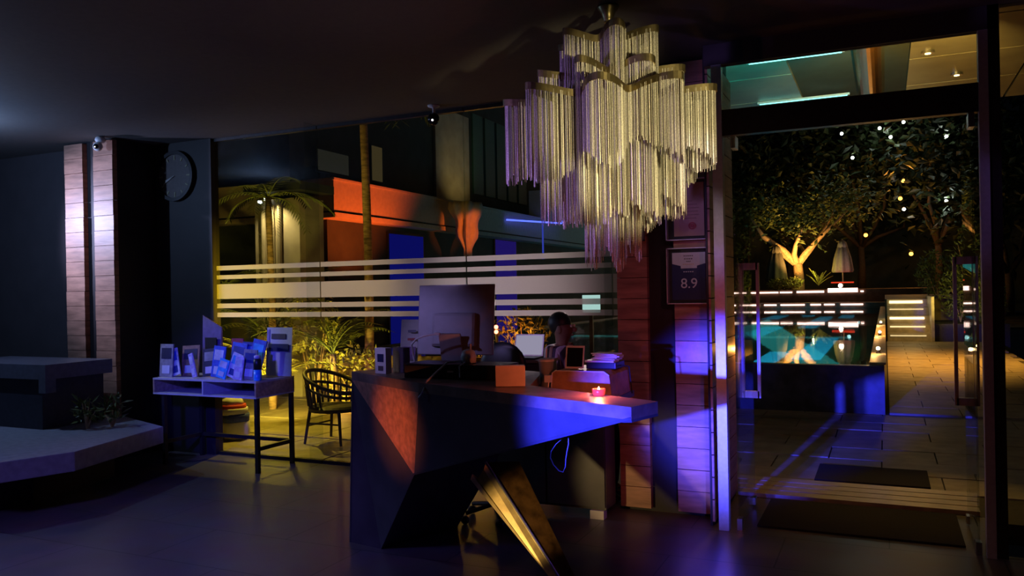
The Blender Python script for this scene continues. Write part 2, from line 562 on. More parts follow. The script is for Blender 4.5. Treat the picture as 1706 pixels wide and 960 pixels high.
# glass wall: panes with frosted film bands
ZS = [(1.869, 1.915), (1.779, 1.820), (1.579, 1.729), (1.485, 1.532), (1.394, 1.441)]
seams = [-6.19, -4.88, -3.305, -1.985, -1.77]
for i in range(4):
    a, b = seams[i] + 0.006, seams[i + 1] - 0.006
    w = struct(MB().box(a, b, GY, GY + 0.012, 0.03, CH - 0.01), 'window_%d' % (i + 1), GLASS)
    for z0, z1 in ZS:
        MB().add([(a, GY - 0.002, z0), (b, GY - 0.002, z0), (b, GY - 0.002, z1), (a, GY - 0.002, z1)], [(0, 1, 2, 3)]).build('film_band', FILM, w)
    MB().box(a, b, GY - 0.02, GY + 0.03, 0.0, 0.03).build('sill_channel', M['dark_steel'], w)
    MB().box(a, b, GY - 0.02, GY + 0.03, CH - 0.03, CH - 0.001).build('head_channel', M['dark_steel'], w)
# glass fins standing off the seams
for k, xs in enumerate((-4.88, -3.305, -1.985)):
    f = struct(MB().box(xs - 0.005, xs + 0.005, GY - (0.20 if k != 1 else 0.02), GY - 0.004, 0.0, CH), 'window_%d' % (k + 5), GLASS)

# door surround
struct(MB().box(-1.02, -0.955, DY - 0.03, DY + 0.04, 0, 3.07), 'trim_1', M['satin'])
struct(MB().box(0.515, 0.565, DY - 0.03, DY + 0.04, 0, 3.07), 'trim_2', M['satin'])
struct(MB().box(0.565, 0.625, DY - 0.02, DY + 0.03, 0, CH), 'trim_3', M['dark_steel'])
struct(MB().box(-1.07, 0.62, DY - 0.02, DY + 0.05, 3.07, CH), 'wall_lintel', M['wall'])
struct(MB().box(-0.955, 0.515, DY - 0.02, DY + 0.05, 2.60, 2.77), 'trim_4', M['dark_steel'])
tw = struct(MB().box(-0.955, 0.515, DY + 0.01, DY + 0.022, 2.77, 3.07), 'window_8', GLASS)
sw = struct(MB().box(0.625, 2.6, DY, DY + 0.012, 0, CH), 'window_9', GLASS)
struct(MB().box(2.6, 4.0, DY, DY + 0.1, 0, CH), 'wall_side', M['wall'])


def leaf_door(name, x, sgn):
    d = struct(MB().box(x - 0.006, x + 0.006, DY + 0.01, DY + 0.69, 0.015, 2.585), name, GLASS)
    for y0, y1, z0, z1, nm in ((DY + 0.01, DY + 0.075, 0.0, 0.075, 'bottom_patch'), (DY + 0.615, DY + 0.69, 0.02, 0.07, 'lock_patch'), (DY + 0.01, DY + 0.13, 2.52, 2.60, 'top_patch')):
        MB().box(x - 0.016, x + 0.016, y0, y1, z0, z1).build(nm, M['steel'], d)
    yb = DY + 0.60
    hd = MB()
    for s in (-1, 1):
        hd.box(x + s * 0.061 - 0.011, x + s * 0.061 + 0.011, yb - 0.014, yb + 0.014, 0.80, 1.775)
    for z in (0.80, 1.725):
        hd.box(x - 0.061, x + 0.061, yb - 0.014, yb + 0.014, z, z + 0.05)
    hd.build('pull_handle', M['satin'], d)
    return d


leaf_door('door_1', -0.893, -1)
leaf_door('door_2', 0.479, 1)

# ------------------------------------------------------------------ outside ground, path, pool
patio = struct(MB().box(-14, 6, 6.28, 10.98, -0.15, -0.012), 'patio', M['ground'])
rr = random.Random(3)
y = 6.98
row = 0
while y < 10.9:
    h = 0.55
    x = -1.4 - (0.45 if row % 2 else 0.0)
    while x < 2.4:
        MB().box(x + 0.006, x + 0.894, y + 0.006, min(y + h, 10.98) - 0.006, -0.10, rr.uniform(-0.004, 0.004)).build('paving_slab', M['stone'], patio)
        x += 0.9
    y += h
    row += 1
pl = MB()
for i in range(9):
    for j in range(9):
        x0, y0 = -9.5 + i * 0.9, 6.3 + j * 0.52
        pl.box(x0 + 0.006, x0 + 0.894, y0 + 0.006, y0 + 0.514, -0.10, rr.uniform(-0.004, 0.004))
tag(pl.build('paving', M['stone'], patio), kind='stuff')

path = struct(MB().box(-0.02, 2.6, 10.98, 25.0, -0.2, -0.012), 'path', M['ground'])
y = 11.0
row = 0
while y < 24.9:
    h = 0.62
    x = 0.02 - (0.4 if row % 2 else 0)
    while x < 2.4:
        xa, xb = max(x + 0.005, 0.03), min(x + 0.795, 2.55)
        if xb - xa > 0.05:
            MB().box(xa, xb, y + 0.005, min(y + h, 25) - 0.005, -0.1, 0.02 + rr.uniform(-0.003, 0.003)).build('paving_slab', M['stone'], path)
        x += 0.8
    y += h
    row += 1

# pool shell
PZ = 0.60
pool = struct(MB().box(-8.88, -0.16, 11.10, 40.0, -0.30, 0.24), 'pool_basin', M['poolfloor'])
struct(MB().box(-8.88, -0.02, 10.95, 11.10, 0.0, PZ), 'wall_pool_front', M['poolwall'])
cp = struct(MB().box(-0.17, -0.02, 11.10, 40.0, -0.05, PZ), 'wall_pool_side', M['poolwall'])
y = 11.1
while y < 39.5:
    MB().box(-0.19, 0.0, y + 0.006, y + 1.19, PZ, PZ + 0.03).build('coping_stone', M['coping'], cp)
    y += 1.2
struct(MB().box(-8.94, -8.88, 10.95, 40.0, -0.05, PZ), 'wall_pool_left', M['poolwall'])
struct(MB().box(-8.88, -0.17, 11.10, 40.0, PZ - 0.045, PZ - 0.035), 'pool_water', WATER)
pan = emis('underwater_panel', (0.03, 0.50, 0.78), 2.0)  # bright rectangles on the pool floor, made emissive
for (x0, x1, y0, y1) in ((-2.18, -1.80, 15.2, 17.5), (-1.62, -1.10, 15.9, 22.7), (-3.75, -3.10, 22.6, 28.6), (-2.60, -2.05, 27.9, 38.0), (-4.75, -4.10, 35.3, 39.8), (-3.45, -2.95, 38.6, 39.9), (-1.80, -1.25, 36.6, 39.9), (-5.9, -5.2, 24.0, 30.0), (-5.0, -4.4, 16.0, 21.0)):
    MB().box(x0, x1, y0, y1, 0.24, 0.26).build('emissive_panel', pan, pool)
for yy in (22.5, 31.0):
    st = thing('underwater_spotlight', (-0.25, yy, 0.1), 'pool spotlight lens with its beam drawn as a glowing tube' if yy < 25 else 'farther pool spotlight lens with its beam drawn as a glowing tube', 'pool light')
    MB().tube([(-0.9, yy, 0.264), (-8.7, yy, 0.264)], 0.024, 6).build('strip', emis('beam_glow', (0.25, 0.9, 0.85), 0.7), st)  # glowing tube stands in for the spotlight's beam through the water
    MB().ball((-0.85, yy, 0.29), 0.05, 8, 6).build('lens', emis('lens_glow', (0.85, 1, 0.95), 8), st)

# far deck steps with light strips
fd = struct(MB().box(-14, 2.6, 40.0, 41.5, -0.3, 0.82), 'deck_lower', M['deck'])
fd2 = struct(MB().box(-14, 3.0, 41.5, 52.0, -0.3, 1.42), 'deck_upper', M['deck'])
pinkw = emis('step_light', (1.0, 0.66, 0.55), 3.0)
rr = random.Random(11)
for z, yy, nm in ((0.70, 39.97, 'pool edge'), (1.28, 41.47, 'upper deck step')):
    x = -9.0
    while x < -0.9:
        L = rr.uniform(0.35, 1.5)
        h = 0.07 if nm == 'pool edge' else rr.choice((0.07, 0.09, 0.2))
        o = MB().box(x, min(x + L, -0.9), yy - 0.03, yy, z, z + h).build('step_light', pinkw)
        tag(o, 'pinkish white light strip along the far ' + nm, 'light strip', 'light strips on the ' + nm)
        x += L + rr.uniform(0.06, 0.3)

# stairs at the end of the path
stairs = thing('garden_stairs', (0.6, 25, 0), 'lit stone stairs with glowing strips at the end of the path', 'stairs')
warmw = emis('stair_strip_glow', (1.0, 0.74, 0.34), 2.4)
for k in range(5):
    z1 = 0.23 * (k + 1)
    MB().box(0.05, 1.15, 25 + 0.55 * k, 25.55 + 0.55 * k, 0, z1).build('step', M['coping'], stairs)
    MB().box(0.12, 1.02, 25 + 0.55 * k - 0.02, 25 + 0.55 * k, z1 - (0.07, 0.08, 0.10, 0.07, 0.12)[k], z1 - 0.04).build('strip_light', emis('stair_glow_%d' % k, (1.0, 0.74, 0.34), (0.9, 1.3, 3.5, 1.0, 2.6)[k]), stairs)
MB().box(1.15, 1.22, 24.9, 27.8, 0, 1.25).build('side_rail', M['coping'], stairs)
struct(MB().box(0.0, 2.6, 27.75, 40.0, -0.2, 1.15), 'terrace', M['deck'])
struct(MB().box(1.22, 3.0, 25.0, 27.7, -0.2, 0.5), 'planting_bed', M['ground'])

# soffit over the entrance, seen through the transom
sof = struct(MB().box(-2.6, 3.0, 5.56, 9.6, 3.52, 3.66), 'soffit', M['facaded'])
for i in range(6):
    for j in range(4):
        x0, y0 = -2.55 + i * 0.92, 5.6 + j * 1.0
        if -0.25 < x0 + 0.46 < 0.1:
            continue
        MB().box(x0 + 0.01, x0 + 0.91, y0 + 0.01, y0 + 0.99, 3.49, 3.53).build('soffit_panel', M['soffit'], sof)
tr = MB()
for k in range(12):
    a0, a1 = math.pi * k / 12, math.pi * (k + 1) / 12
    c, r = (-0.10, 3.55), 0.11
    p = [(c[0] + r * math.cos(a), c[1] - r * math.sin(a)) for a in (a0, a1)]
    tr.add([(p[0][0], 5.6, p[0][1]), (p[1][0], 5.6, p[1][1]), (p[1][0], 9.5, p[1][1]), (p[0][0], 9.5, p[0][1])], [(0, 1, 2, 3)])
cb = tr.build('copper_beam', M['coppipe'], None, smooth=True)
tag(cb, 'rounded copper beam running under the porch soffit', 'beam')
for yy, xa, xb in ((7.0, -1.02, -0.26), (8.6, -1.15, -0.28)):
    t_ = thing('soffit_streak', (xa, yy, 3.49), 'thin cyan glowing streak standing in for a reflection on the soffit', 'reflection streak', 'cyan reflection streaks under the porch')
    MB().box(xa, xb, yy - 0.012, yy + 0.012, 3.468, 3.488).build('housing', M['satin'], t_)
    MB().box(xa + 0.02, xb - 0.02, yy - 0.004, yy + 0.004, 3.462, 3.468).build('glow_streak', emis('cyan_streak', (0.20, 0.90, 0.85), 4), t_)  # glowing bars stand in for pool light reflections on the soffit
for xx, yy in ((0.35, 7.4), (0.62, 8.3)):
    t_ = thing('porch_downlight', (xx, yy, 3.49), 'small warm round downlight in the porch soffit', 'downlight', 'warm downlights under the porch')
    MB().lathe([(0.05, 0), (0.05, -0.02), (0.035, -0.02)], (xx, yy, 3.49), 16).build('ring', M['steel'], t_)
    MB().lathe([(0.022, -0.012), (0.022, -0.022)], (xx, yy, 3.49), 16).build('bulb', emis('warm_bulb', (1, 0.7, 0.25), 14), t_)

# threshold slats and mats
thr = struct(MB().box(-1.06, 0.58, 6.36, 6.97, -0.1, 0.0), 'threshold', M['ground'])
for k in range(4):
    MB().box(-1.03, 0.57, 6.38 + k * 0.148, 6.38 + k * 0.148 + 0.128, 0.0, 0.03).build('slat', M['decking'], thr)
o = MB().box(-0.55, 0.30, 7.05, 7.68, 0.006, 0.022).build('door_mat', M['mat_in'], bevel=0.004)
tag(o, 'dark brown coir mat on the paving outside the threshold', 'mat')
o = MB().box(-0.80, 0.42, 5.58, 6.33, 0.001, 0.014).build('door_mat', M['mat_in'], bevel=0.004)
tag(o, 'black mat lying between the open glass door leaves', 'mat')

# ------------------------------------------------------------------ reception desk
desk = thing('reception_desk', (-2.2, 4.3, 0), 'faceted dark sculptural reception desk with angular slab top and gold leg', 'desk')
A, B, C = (-3.16, 4.35), (-2.375, 3.89), (-0.985, 3.33)
C2, Mm, N, A2 = (-0.925, 3.54), (-1.72, 3.95), (-1.93, 4.62), (-2.84, 5.02)
MB().prism([A, B, C, C2, Mm, N, A2], 1.045, 1.10).build('top_slab', M['slab'], desk)
V = dict(A=(*A, 1.045), B=(*B, 1.045), C=(*C, 1.047), C2=(*C2, 1.047), M=(*Mm, 1.045), N=(*N, 1.045), A2=(*A2, 1.045),
         D=(-2.482, 4.0, 0.552), E=(-3.174, 4.311, 0.0), G=(-2.897, 4.263, 0.0), H=(-2.685, 4.873, 0.0), P=(-2.16, 4.50, 0.80), E2=(-2.95, 5.0, 0.0))


def facet(name, keys, m):
    vs = [Vector(V[k]) for k in keys]
    c = sum(vs, Vector()) / len(vs)
    inner = Vector((-2.5, 4.5, 0.7))
    n = (vs[1] - vs[0]).cross(vs[2] - vs[0]).normalized()
    if n.dot(c - inner) < 0:
        n = -n
    t = 0.012
    k = len(vs)
    mb = MB()
    bk = [v - n * t for v in vs]
    mb.add(vs + bk, [tuple(range(k)), tuple(range(2 * k - 1, k - 1, -1))] + [(i, (i + 1) % k, (i + 1) % k + k, i + k) for i in range(k)])
    return mb.build(name, m, desk)


facet('copper_facet', ['A', 'B', 'D'], M['copper'])
facet('front_facet', ['B', 'C', 'D'], M['desk'])
facet('left_facet', ['A', 'D', 'G'], M['desk'])
facet('left_facet', ['A', 'G', 'E'], M['desk'])
facet('side_facet', ['D', 'G', 'H'], M['desk'])
facet('side_facet', ['D', 'H', 'P'], M['desk'])
facet('underside_facet', ['D', 'C', 'P'], M['desk'])
facet('underside_facet', ['C', 'C2', 'P'], M['desk'])
facet('back_facet', ['C2', 'M', 'P'], M['desk'])
facet('back_facet', ['M', 'N', 'P'], M['desk'])
facet('back_facet', ['N', 'P', 'H'], M['desk'])
facet('back_facet', ['N', 'A2', 'H'], M['desk'])
facet('back_facet', ['A2', 'H', 'E2'], M['desk'])
facet('end_facet', ['A', 'A2', 'E'], M['desk'])
facet('end_facet', ['A2', 'E2', 'E'], M['desk'])
# folded metal leg
t1, t2, t3 = Vector((-2.275, 4.30, 0.478)), Vector((-2.180, 4.32, 0.585)), Vector((-2.02, 4.45, 0.575))
b1, b2, b3 = Vector((-1.722, 4.18, 0.0)), Vector((-1.668, 4.19, 0.0)), Vector((-1.60, 4.25, 0.0))


def plate(name, q, m, th=0.010):
    q = [Vector(p) for p in q]
    n = (q[1] - q[0]).cross(q[-1] - q[0]).normalized()
    bk = [p + n * th for p in q]
    k = len(q)
    mb = MB().add(q + bk, [tuple(range(k)), tuple(range(2 * k - 1, k - 1, -1))] + [(i, (i + 1) % k, (i + 1) % k + k, i + k) for i in range(k)])
    return mb.build(name, m, desk)


notch = [t1, t1 + Vector((0.012, 0.0, 0.032)), t1 + Vector((0.045, 0.003, 0.006)), t2 + Vector((-0.014, 0, -0.045)), t2]
plate('gold_leg_face', notch + [b2, b1], M['gold'])
plate('gold_leg_return', [t2, t3, b3, b2], mat('rusty_gold', (0.26, 0.13, 0.045), 0.5, 0.4, 0.6, 14))
MB().tube([t2, b2], 0.008, 6).build('leg_edge', M['steel'], desk)
# work surface behind the ledge
MB().prism([(-1.90, 4.12), (-1.70, 3.97), (-1.40, 3.90), (-1.40, 4.80), (-1.90, 4.80)], 0.95, 0.985).build('work_surface', M['desk'], desk)
MB().tube([(-1.78, 4.6, 0.955), (-2.14, 4.48, 0.82)], 0.02, 8).build('bracket', M['dark_steel'], desk)
# cable loop hanging under the arm
o = MB().tube([(-1.56, 4.0, 0.95), (-1.56, 4.0, 0.82), (-1.60, 4.0, 0.785), (-1.628, 4.0, 0.745), (-1.632, 4.0, 0.71), (-1.615, 4.0, 0.675), (-1.585, 4.0, 0.645), (-1.562, 4.0, 0.64), (-1.548, 4.0, 0.67), (-1.545, 4.0, 0.71), (-1.538, 4.0, 0.75), (-1.528, 4.0, 0.79), (-1.53, 4.0, 0.85), (-1.53, 4.0, 0.95)], 0.0025, 5).build('hanging_cable', M['white'])
tag(o, 'thin white cable loop hanging below the desk arm', 'cable')

# rear credenza
cr = thing('credenza', (-2.2, 5.5, 0), 'dark panelled credenza with a raised end behind the desk', 'cabinet')
MB().box(-2.68, -2.23, 5.40, 5.62, 0.06, 1.08).build('raised_cabinet', M['desk'], cr)
MB().box(-2.69, -2.22, 5.39, 5.63, 1.08, 1.10).build('raised_top', M['slab'], cr)
MB().box(-2.23, -1.79, 5.40, 5.62, 0.06, 0.74).build('low_cabinet', M['desk'], cr)
MB().box(-2.22, -1.78, 5.39, 5.63, 0.74, 0.76).build('low_top', M['slab'], cr)
for xs, h in ((-2.67, 1.06), (-2.225, 0.72)):
    MB().box(xs, xs + 0.43, 5.384, 5.40, 0.08, h).build('front_panel', M['desk'], cr)
MB().box(-1.90, -1.80, 5.37, 5.44, 0.0, 0.06).build('foot', M['white'], cr)
MB().box(-2.66, -2.57, 5.40, 5.46, 0.0, 0.06).build('foot', M['dark_steel'], cr)

# ------------------------------------------------------------------ things on the desk
# all-in-one computer seen from behind
pc = thing('desktop_computer', (-2.52, 4.58, 1.10), 'grey all in one computer seen from behind on the reception desk', 'computer')
rot = 6
def pcb(c, s, r=(0, 0, 0)):
    m = Matrix.Translation((-2.52, 4.58, 0)) @ Matrix.Rotation(R(rot), 4, 'Z')
    p = m @ Vector(c)
    return MB().obox(p, s, (r[0], r[1], rot + r[2]))
pcb((0, 0.03, 1.425), (0.525, 0.022, 0.455), (-7, 0, 0)).build('back_panel', M['alu'], pc, bevel=0.006)
pcb((0, 0.047, 1.425), (0.50, 0.008, 0.42), (-7, 0, 0)).build('screen', M['screen'], pc)
pcb((0, 0.0, 1.36), (0.30, 0.05, 0.22), (-7, 0, 0)).build('rear_hump', M['alu'], pc, bevel=0.02)
pcb((0, -0.05, 1.22), (0.15, 0.012, 0.25), (14, 0, 0)).build('stand', M['alu'], pc, bevel=0.003)
pcb((0, 0.0, 1.108), (0.17, 0.17, 0.012)).build('stand_base', M['alu'], pc, bevel=0.003)
o = MB().tube([(-2.70, 4.40, 1.102), (-2.705, 4.38, 1.2), (-2.70, 4.35, 1.28), (-2.66, 4.34, 1.315), (-2.60, 4.34, 1.335), (-2.53, 4.35, 1.345)], 0.006, 6).build('usb_cable', M['white'])
tag(o, 'pale cable curving up behind the computer with a plug end', 'cable')
MB().obox((-2.515, 4.35, 1.347), (0.035, 0.014, 0.016), (0, 8, 0)).build('plug', M['white'], o)

blk = thing('cash_drawer', (-2.30, 4.22, 1.10), 'low black box between the computer and the desk edge', 'box')
MB().box(-2.60, -1.96, 4.10, 4.34, 1.101, 1.185).build('body', M['black'], blk, bevel=0.006)
MB().box(-2.585, -1.975, 4.092, 4.10, 1.112, 1.175).build('front', M['black'], blk)
MB().box(-2.30, -2.26, 4.084, 4.092, 1.14, 1.15).build('lock', M['steel'], blk)

ad = thing('power_adapter', (-2.22, 4.2, 1.186), 'rounded white power adapter standing on the black box', 'adapter')
MB().lathe([(0.045, 0.0), (0.046, 0.04), (0.036, 0.072), (0.012, 0.082)], (-2.22, 4.2, 1.186), 20).build('body', M['white'], ad, smooth=True)
MB().tube([(-2.205, 4.2, 1.265), (-2.205, 4.2, 1.30)], 0.005, 6).build('pin', M['white'], ad)
MB().tube([(-2.255, 4.18, 1.20), (-2.31, 4.10, 1.195), (-2.33, 4.02, 1.15), (-2.325, 3.90, 1.11), (-2.325, 3.858, 1.06), (-2.36, 3.865, 1.02)], 0.006, 6).build('cord', M['white'], ad)
MB().tube([(-2.22, 4.16, 1.192), (-2.215, 4.08, 1.18), (-2.21, 4.075, 1.115)], 0.005, 6).build('cord', M['white'], ad)

lf = thing('leaflet_stand', (-2.99, 4.78, 1.10), 'tall white printed leaflet stand left of the computer', 'leaflet stand')
MB().obox((-2.99, 4.79, 1.265), (0.135, 0.006, 0.31), (-8, 0, 5)).build('card', M['paper'], lf)
MB().obox((-2.96, 4.777, 1.34), (0.06, 0.003, 0.016), (-8, 0, 5)).build('printed_line', M['navy'], lf)
MB().obox((-2.96, 4.770, 1.285), (0.06, 0.003, 0.016), (-8, 0, 5)).build('printed_line', M['seal'], lf)
MB().obox((-2.975, 4.755, 1.19), (0.10, 0.003, 0.09), (-8, 0, 5)).build('picture', mat('violet_print', (0.18, 0.07, 0.28), 0.5, var=0.7, scale=25), lf)
MB().obox((-2.99, 4.78, 1.106), (0.14, 0.09, 0.01), (0, 0, 5)).build('foot', ACRYL, lf)
bx = thing('printed_box', (-2.87, 4.27, 1.10), 'small white printed carton beside the desk edge', 'carton')
MB().obox((-2.87, 4.285, 1.182), (0.095, 0.05, 0.16), (0, 0, -12)).build('carton', M['paper'], bx)
MB().obox((-2.872, 4.256, 1.20), (0.05, 0.003, 0.05), (0, 0, -12)).build('print', M['navy'], bx)
MB().obox((-2.872, 4.256, 1.135), (0.04, 0.003, 0.03), (0, 0, -12)).build('print', M['ink'], bx)
bx = thing('card_holder', (-2.79, 4.36, 1.10), 'dark clear plastic card holder behind the small carton', 'card holder')
MB().obox((-2.79, 4.37, 1.18), (0.09, 0.06, 0.155), (0, 0, -12)).build('card_stack', M['ink'], bx)
MB().obox((-2.79, 4.335, 1.185), (0.10, 0.005, 0.165), (0, 0, -12)).build('front_pane', ACRYL, bx)

cm = thing('cream_box', (-1.80, 3.86, 1.10), 'small cream card box standing at the end of the ledge', 'box')
MB().obox((-1.80, 3.875, 1.155), (0.155, 0.05, 0.105), (0, 0, 22)).build('box', M['cream'], cm, bevel=0.002)
MB().obox((-1.795, 3.86, 1.212), (0.15, 0.045, 0.006), (0, 0, 22)).build('lid', M['white'], cm)

cu = thing('drink_cup', (-1.82, 4.42, 0.985), 'clear plastic cup with grey drink on the work surface', 'cup')
MB().lathe([(0.030, 0), (0.045, 0.20), (0.047, 0.205)], (-1.82, 4.42, 0.986), 20).build('cup', mat('frosted_plastic', (0.35, 0.40, 0.42), 0.3, var=0.1), cu, smooth=True)
MB().lathe([(0.049, 0.20), (0.049, 0.212), (0.03, 0.218)], (-1.82, 4.42, 0.986), 20).build('lid', M['white'], cu)
MB().tube([(-1.825, 4.42, 1.15), (-1.815, 4.42, 1.26)], 0.004, 6).build('straw', M['white'], cu)

tb = thing('leather_box', (-1.58, 4.45, 0.985), 'brown leather box with rounded top behind the ledge', 'box')
prof = [(-0.185, 0), (0.185, 0), (0.170, 0.13), (0.14, 0.152), (-0.15, 0.152), (-0.172, 0.14)]
vs = [(-1.585 + x, 4.36, 0.986 + z) for x, z in prof] + [(-1.585 + x * 0.96, 4.74, 0.986 + z) for x, z in prof]
k = len(prof)
MB().add(vs, [tuple(range(k)), tuple(range(2 * k - 1, k - 1, -1))] + [(i, (i + 1) % k, (i + 1) % k + k, i + k) for i in range(k)]).build('body', M['tan'], tb)
MB().tube([(-1.585 + x, 4.358, 0.986 + z) for x, z in prof[2:] + [(-0.185, 0)]], 0.004, 5).build('piping', M['white'], tb)

ta = thing('tablet', (-1.67, 4.47, 1.139), 'white framed tablet with dark screen leaning on the leather box', 'tablet')
MB().obox((-1.665, 4.49, 1.207), (0.115, 0.008, 0.135), (-12, 0, 0)).build('frame', M['white'], ta, bevel=0.002)
MB().obox((-1.663, 4.484, 1.207), (0.097, 0.003, 0.112), (-12, 0, 0)).build('screen', M['screen'], ta)
sk = thing('card_terminal', (-1.50, 4.60, 1.139), 'white topped black card terminal on the leather box', 'terminal')
MB().box(-1.60, -1.42, 4.50, 4.68, 1.139, 1.178).build('body', M['black'], sk, bevel=0.006)
MB().box(-1.605, -1.43, 4.495, 4.60, 1.178, 1.188).build('lid', M['white'], sk)
MB().tube([(-1.42, 4.6, 1.155), (-1.37, 4.6, 1.15), (-1.36, 4.6, 1.05), (-1.36, 4.62, 0.99)], 0.004, 5).build('cord', M['black'], sk)
rr = random.Random(8)
for k in range(5):
    o = MB().obox((-1.50 + rr.uniform(-.01, .01), 4.60, 1.1925 + k * 0.0075), (0.15, 0.11, 0.006), (0, rr.uniform(-1.5, 1.5), rr.uniform(-9, 9))).build('paper_sheaf', M['paper'])
    tag(o, 'white sheaf in the untidy pile on the card terminal', 'papers', 'pile of papers on the terminal')

ph = thing('phone_charger', (-1.73, 4.24, 0.985), 'small white charger block with cord beside the leather box', 'charger')
MB().box(-1.75, -1.715, 4.22, 4.25, 1.085, 1.125).build('block', M['white'], ph)
MB().tube([(-1.73, 4.235, 1.085), (-1.735, 4.23, 1.04), (-1.70, 4.21, 1.0), (-1.68, 4.2, 0.99)], 0.004, 5).build('cord', M['white'], ph)

# red tealight
cn = thing('tealight', (-1.24, 3.66, 1.10), 'red glass tealight glowing on the desk ledge', 'candle')
m_, nt_, b_, o_ = nodes('red_glass')
b_.inputs['Base Color'].default_value = (0.9, 0.05, 0.03, 1)
b_.inputs['Roughness'].default_value = 0.2
b_.inputs['Emission Color'].default_value = (1.0, 0.05, 0.02, 1)
b_.inputs['Emission Strength'].default_value = 1.2
MB().lathe([(0.026, 0.0), (0.030, 0.012), (0.031, 0.030), (0.027, 0.031), (0.026, 0.012)], (-1.24, 3.66, 1.101), 20, caps=False).build('glass', m_, cn, smooth=True)
MB().lathe([(0.025, 0.004), (0.025, 0.018)], (-1.24, 3.66, 1.101), 16).build('wax', M['white'], cn)
MB().lathe([(0.002, 0.018), (0.006, 0.025), (0.004, 0.034), (0.001, 0.040)], (-1.24, 3.66, 1.101), 10).build('flame', emis('flame_glow', (1.0, 0.55, 0.35), 60), cn, smooth=True)
lamp('tealight_flame', 'POINT', (-1.24, 3.66, 1.165), (1.0, 0.16, 0.06), 5.0, 0.01)

lp = thing('laptop', (-2.44, 5.5, 1.10), 'open white laptop on the credenza behind the desk', 'laptop')
MB().box(-2.56, -2.32, 5.41, 5.58, 1.101, 1.115).build('base', M['black'], lp)
MB().obox((-2.44, 5.60, 1.195), (0.235, 0.008, 0.165), (-14, 0, 0)).build('lid', M['white'], lp)
MB().obox((-2.44, 5.593, 1.195), (0.215, 0.004, 0.145), (-14, 0, 0)).build('screen', emis('laptop_screen', (0.62, 0.58, 0.80), 0.45), lp)

# office chair with a round back
ch = thing('office_chair', (-2.52, 5.1, 0), 'empty black office chair with rounded back behind the computer', 'chair')
MB().ball((-2.52, 5.30, 1.05), 0.19, 16, 10, (1, 0.22, 1.0)).build('backrest', M['black'], ch, smooth=True)
MB().ball((-2.52, 5.12, 0.62), 0.20, 16, 8, (1, 1, 0.25)).build('seat', M['black'], ch, smooth=True)
MB().tube([(-2.52, 5.12, 0.10), (-2.52, 5.12, 0.6)], 0.025, 10).build('post', M['dark_steel'], ch)
MB().tube([(-2.52, 5.14, 0.6), (-2.52, 5.27, 0.64), (-2.52, 5.29, 0.95)], 0.018, 8).build('back_stem', M['dark_steel'], ch)
for k in range(5):
    a = 2 * math.pi * k / 5 + 0.3
    lg = MB().tube([(-2.52, 5.12, 0.11), (-2.52 + 0.22 * math.cos(a), 5.12 + 0.22 * math.sin(a), 0.075)], 0.016, 8).build('leg', M['dark_steel'], ch)
    MB().ball((-2.52 + 0.23 * math.cos(a), 5.12 + 0.23 * math.sin(a), 0.03), 0.03, 10, 6).build('castor', M['black'], lg)


# ------------------------------------------------------------------ person seated behind the desk
def skin(name, joints, edges, material, parent, loc, sub=2):
    me = bpy.data.meshes.new(name)
    me.from_pydata([Vector(j[0]) - Vector(loc) for j in joints], edges, [])
    o = bpy.data.objects.new(name, me)
    COL.objects.link(o)
    o.parent = parent
    bpy.context.view_layer.objects.active = o
    m = o.modifiers.new('skin', 'SKIN')
    m.use_smooth_shade = True
    if not me.skin_vertices:
        bpy.context.view_layer.update()
    sv = me.skin_vertices[0].data if me.skin_vertices else None
    if sv is None:
        me.attributes  # pragma: no cover
    for i, j in enumerate(joints):
        r = j[1]
        sv[i].radius = (r, r) if not isinstance(r, tuple) else r
    sv[0].use_root = True
    s = o.modifiers.new('sub', 'SUBSURF')
    s.levels = sub
    s.render_levels = sub
    bpy.context.view_layer.update()
    me2 = bpy.data.meshes.new_from_object(o.evaluated_get(bpy.context.evaluated_depsgraph_get()))
    o.modifiers.clear()
    o.data = me2
    for p in me2.polygons:
        p.use_smooth = True
    me2.materials.clear()
    me2.materials.append(material)
    return o


PB = (-2.33, 5.92, 0.0)
person = thing('person', PB, 'person in a striped shirt seated behind the desk facing the door', 'person')
px, py = -2.36, 5.92
body = [((px, py, 0.66), 0.125), ((px + 0.01, py, 0.80), 0.115), ((px + 0.03, py, 0.95), 0.125), ((px + 0.03, py, 1.10), 0.10),   # 0-3 spine
        ((px + 0.05, py, 1.155), 0.052), ((px + 0.06, py, 1.21), 0.05),                                                  # 4 neck,5
        ((px + 0.02, py - 0.17, 1.12), 0.066), ((px + 0.10, py - 0.22, 0.86), 0.048), ((px + 0.30, py - 0.24, 0.92), 0.038), ((px + 0.38, py - 0.24, 0.95), 0.026),   # 6-9 right arm
        ((px + 0.02, py + 0.17, 1.12), 0.066), ((px + 0.10, py + 0.22, 0.86), 0.048), ((px + 0.30, py + 0.20, 0.92), 0.038), ((px + 0.38, py + 0.18, 0.95), 0.026),   # 10-13 left arm
        ((px + 0.02, py - 0.09, 0.63), 0.095), ((px + 0.40, py - 0.11, 0.62), 0.068), ((px + 0.42, py - 0.11, 0.35), 0.055), ((px + 0.40, py - 0.11, 0.10), 0.038), ((px + 0.48, py - 0.12, 0.05), 0.036),  # 14-18
        ((px + 0.02, py + 0.09, 0.63), 0.095), ((px + 0.40, py + 0.11, 0.62), 0.068), ((px + 0.42, py + 0.11, 0.35), 0.055), ((px + 0.40, py + 0.11, 0.10), 0.038), ((px + 0.48, py + 0.12, 0.05), 0.036),
        ((px + 0.075, py, 1.28), (0.098, 0.085)), ((px + 0.080, py, 1.36), (0.092, 0.08))]
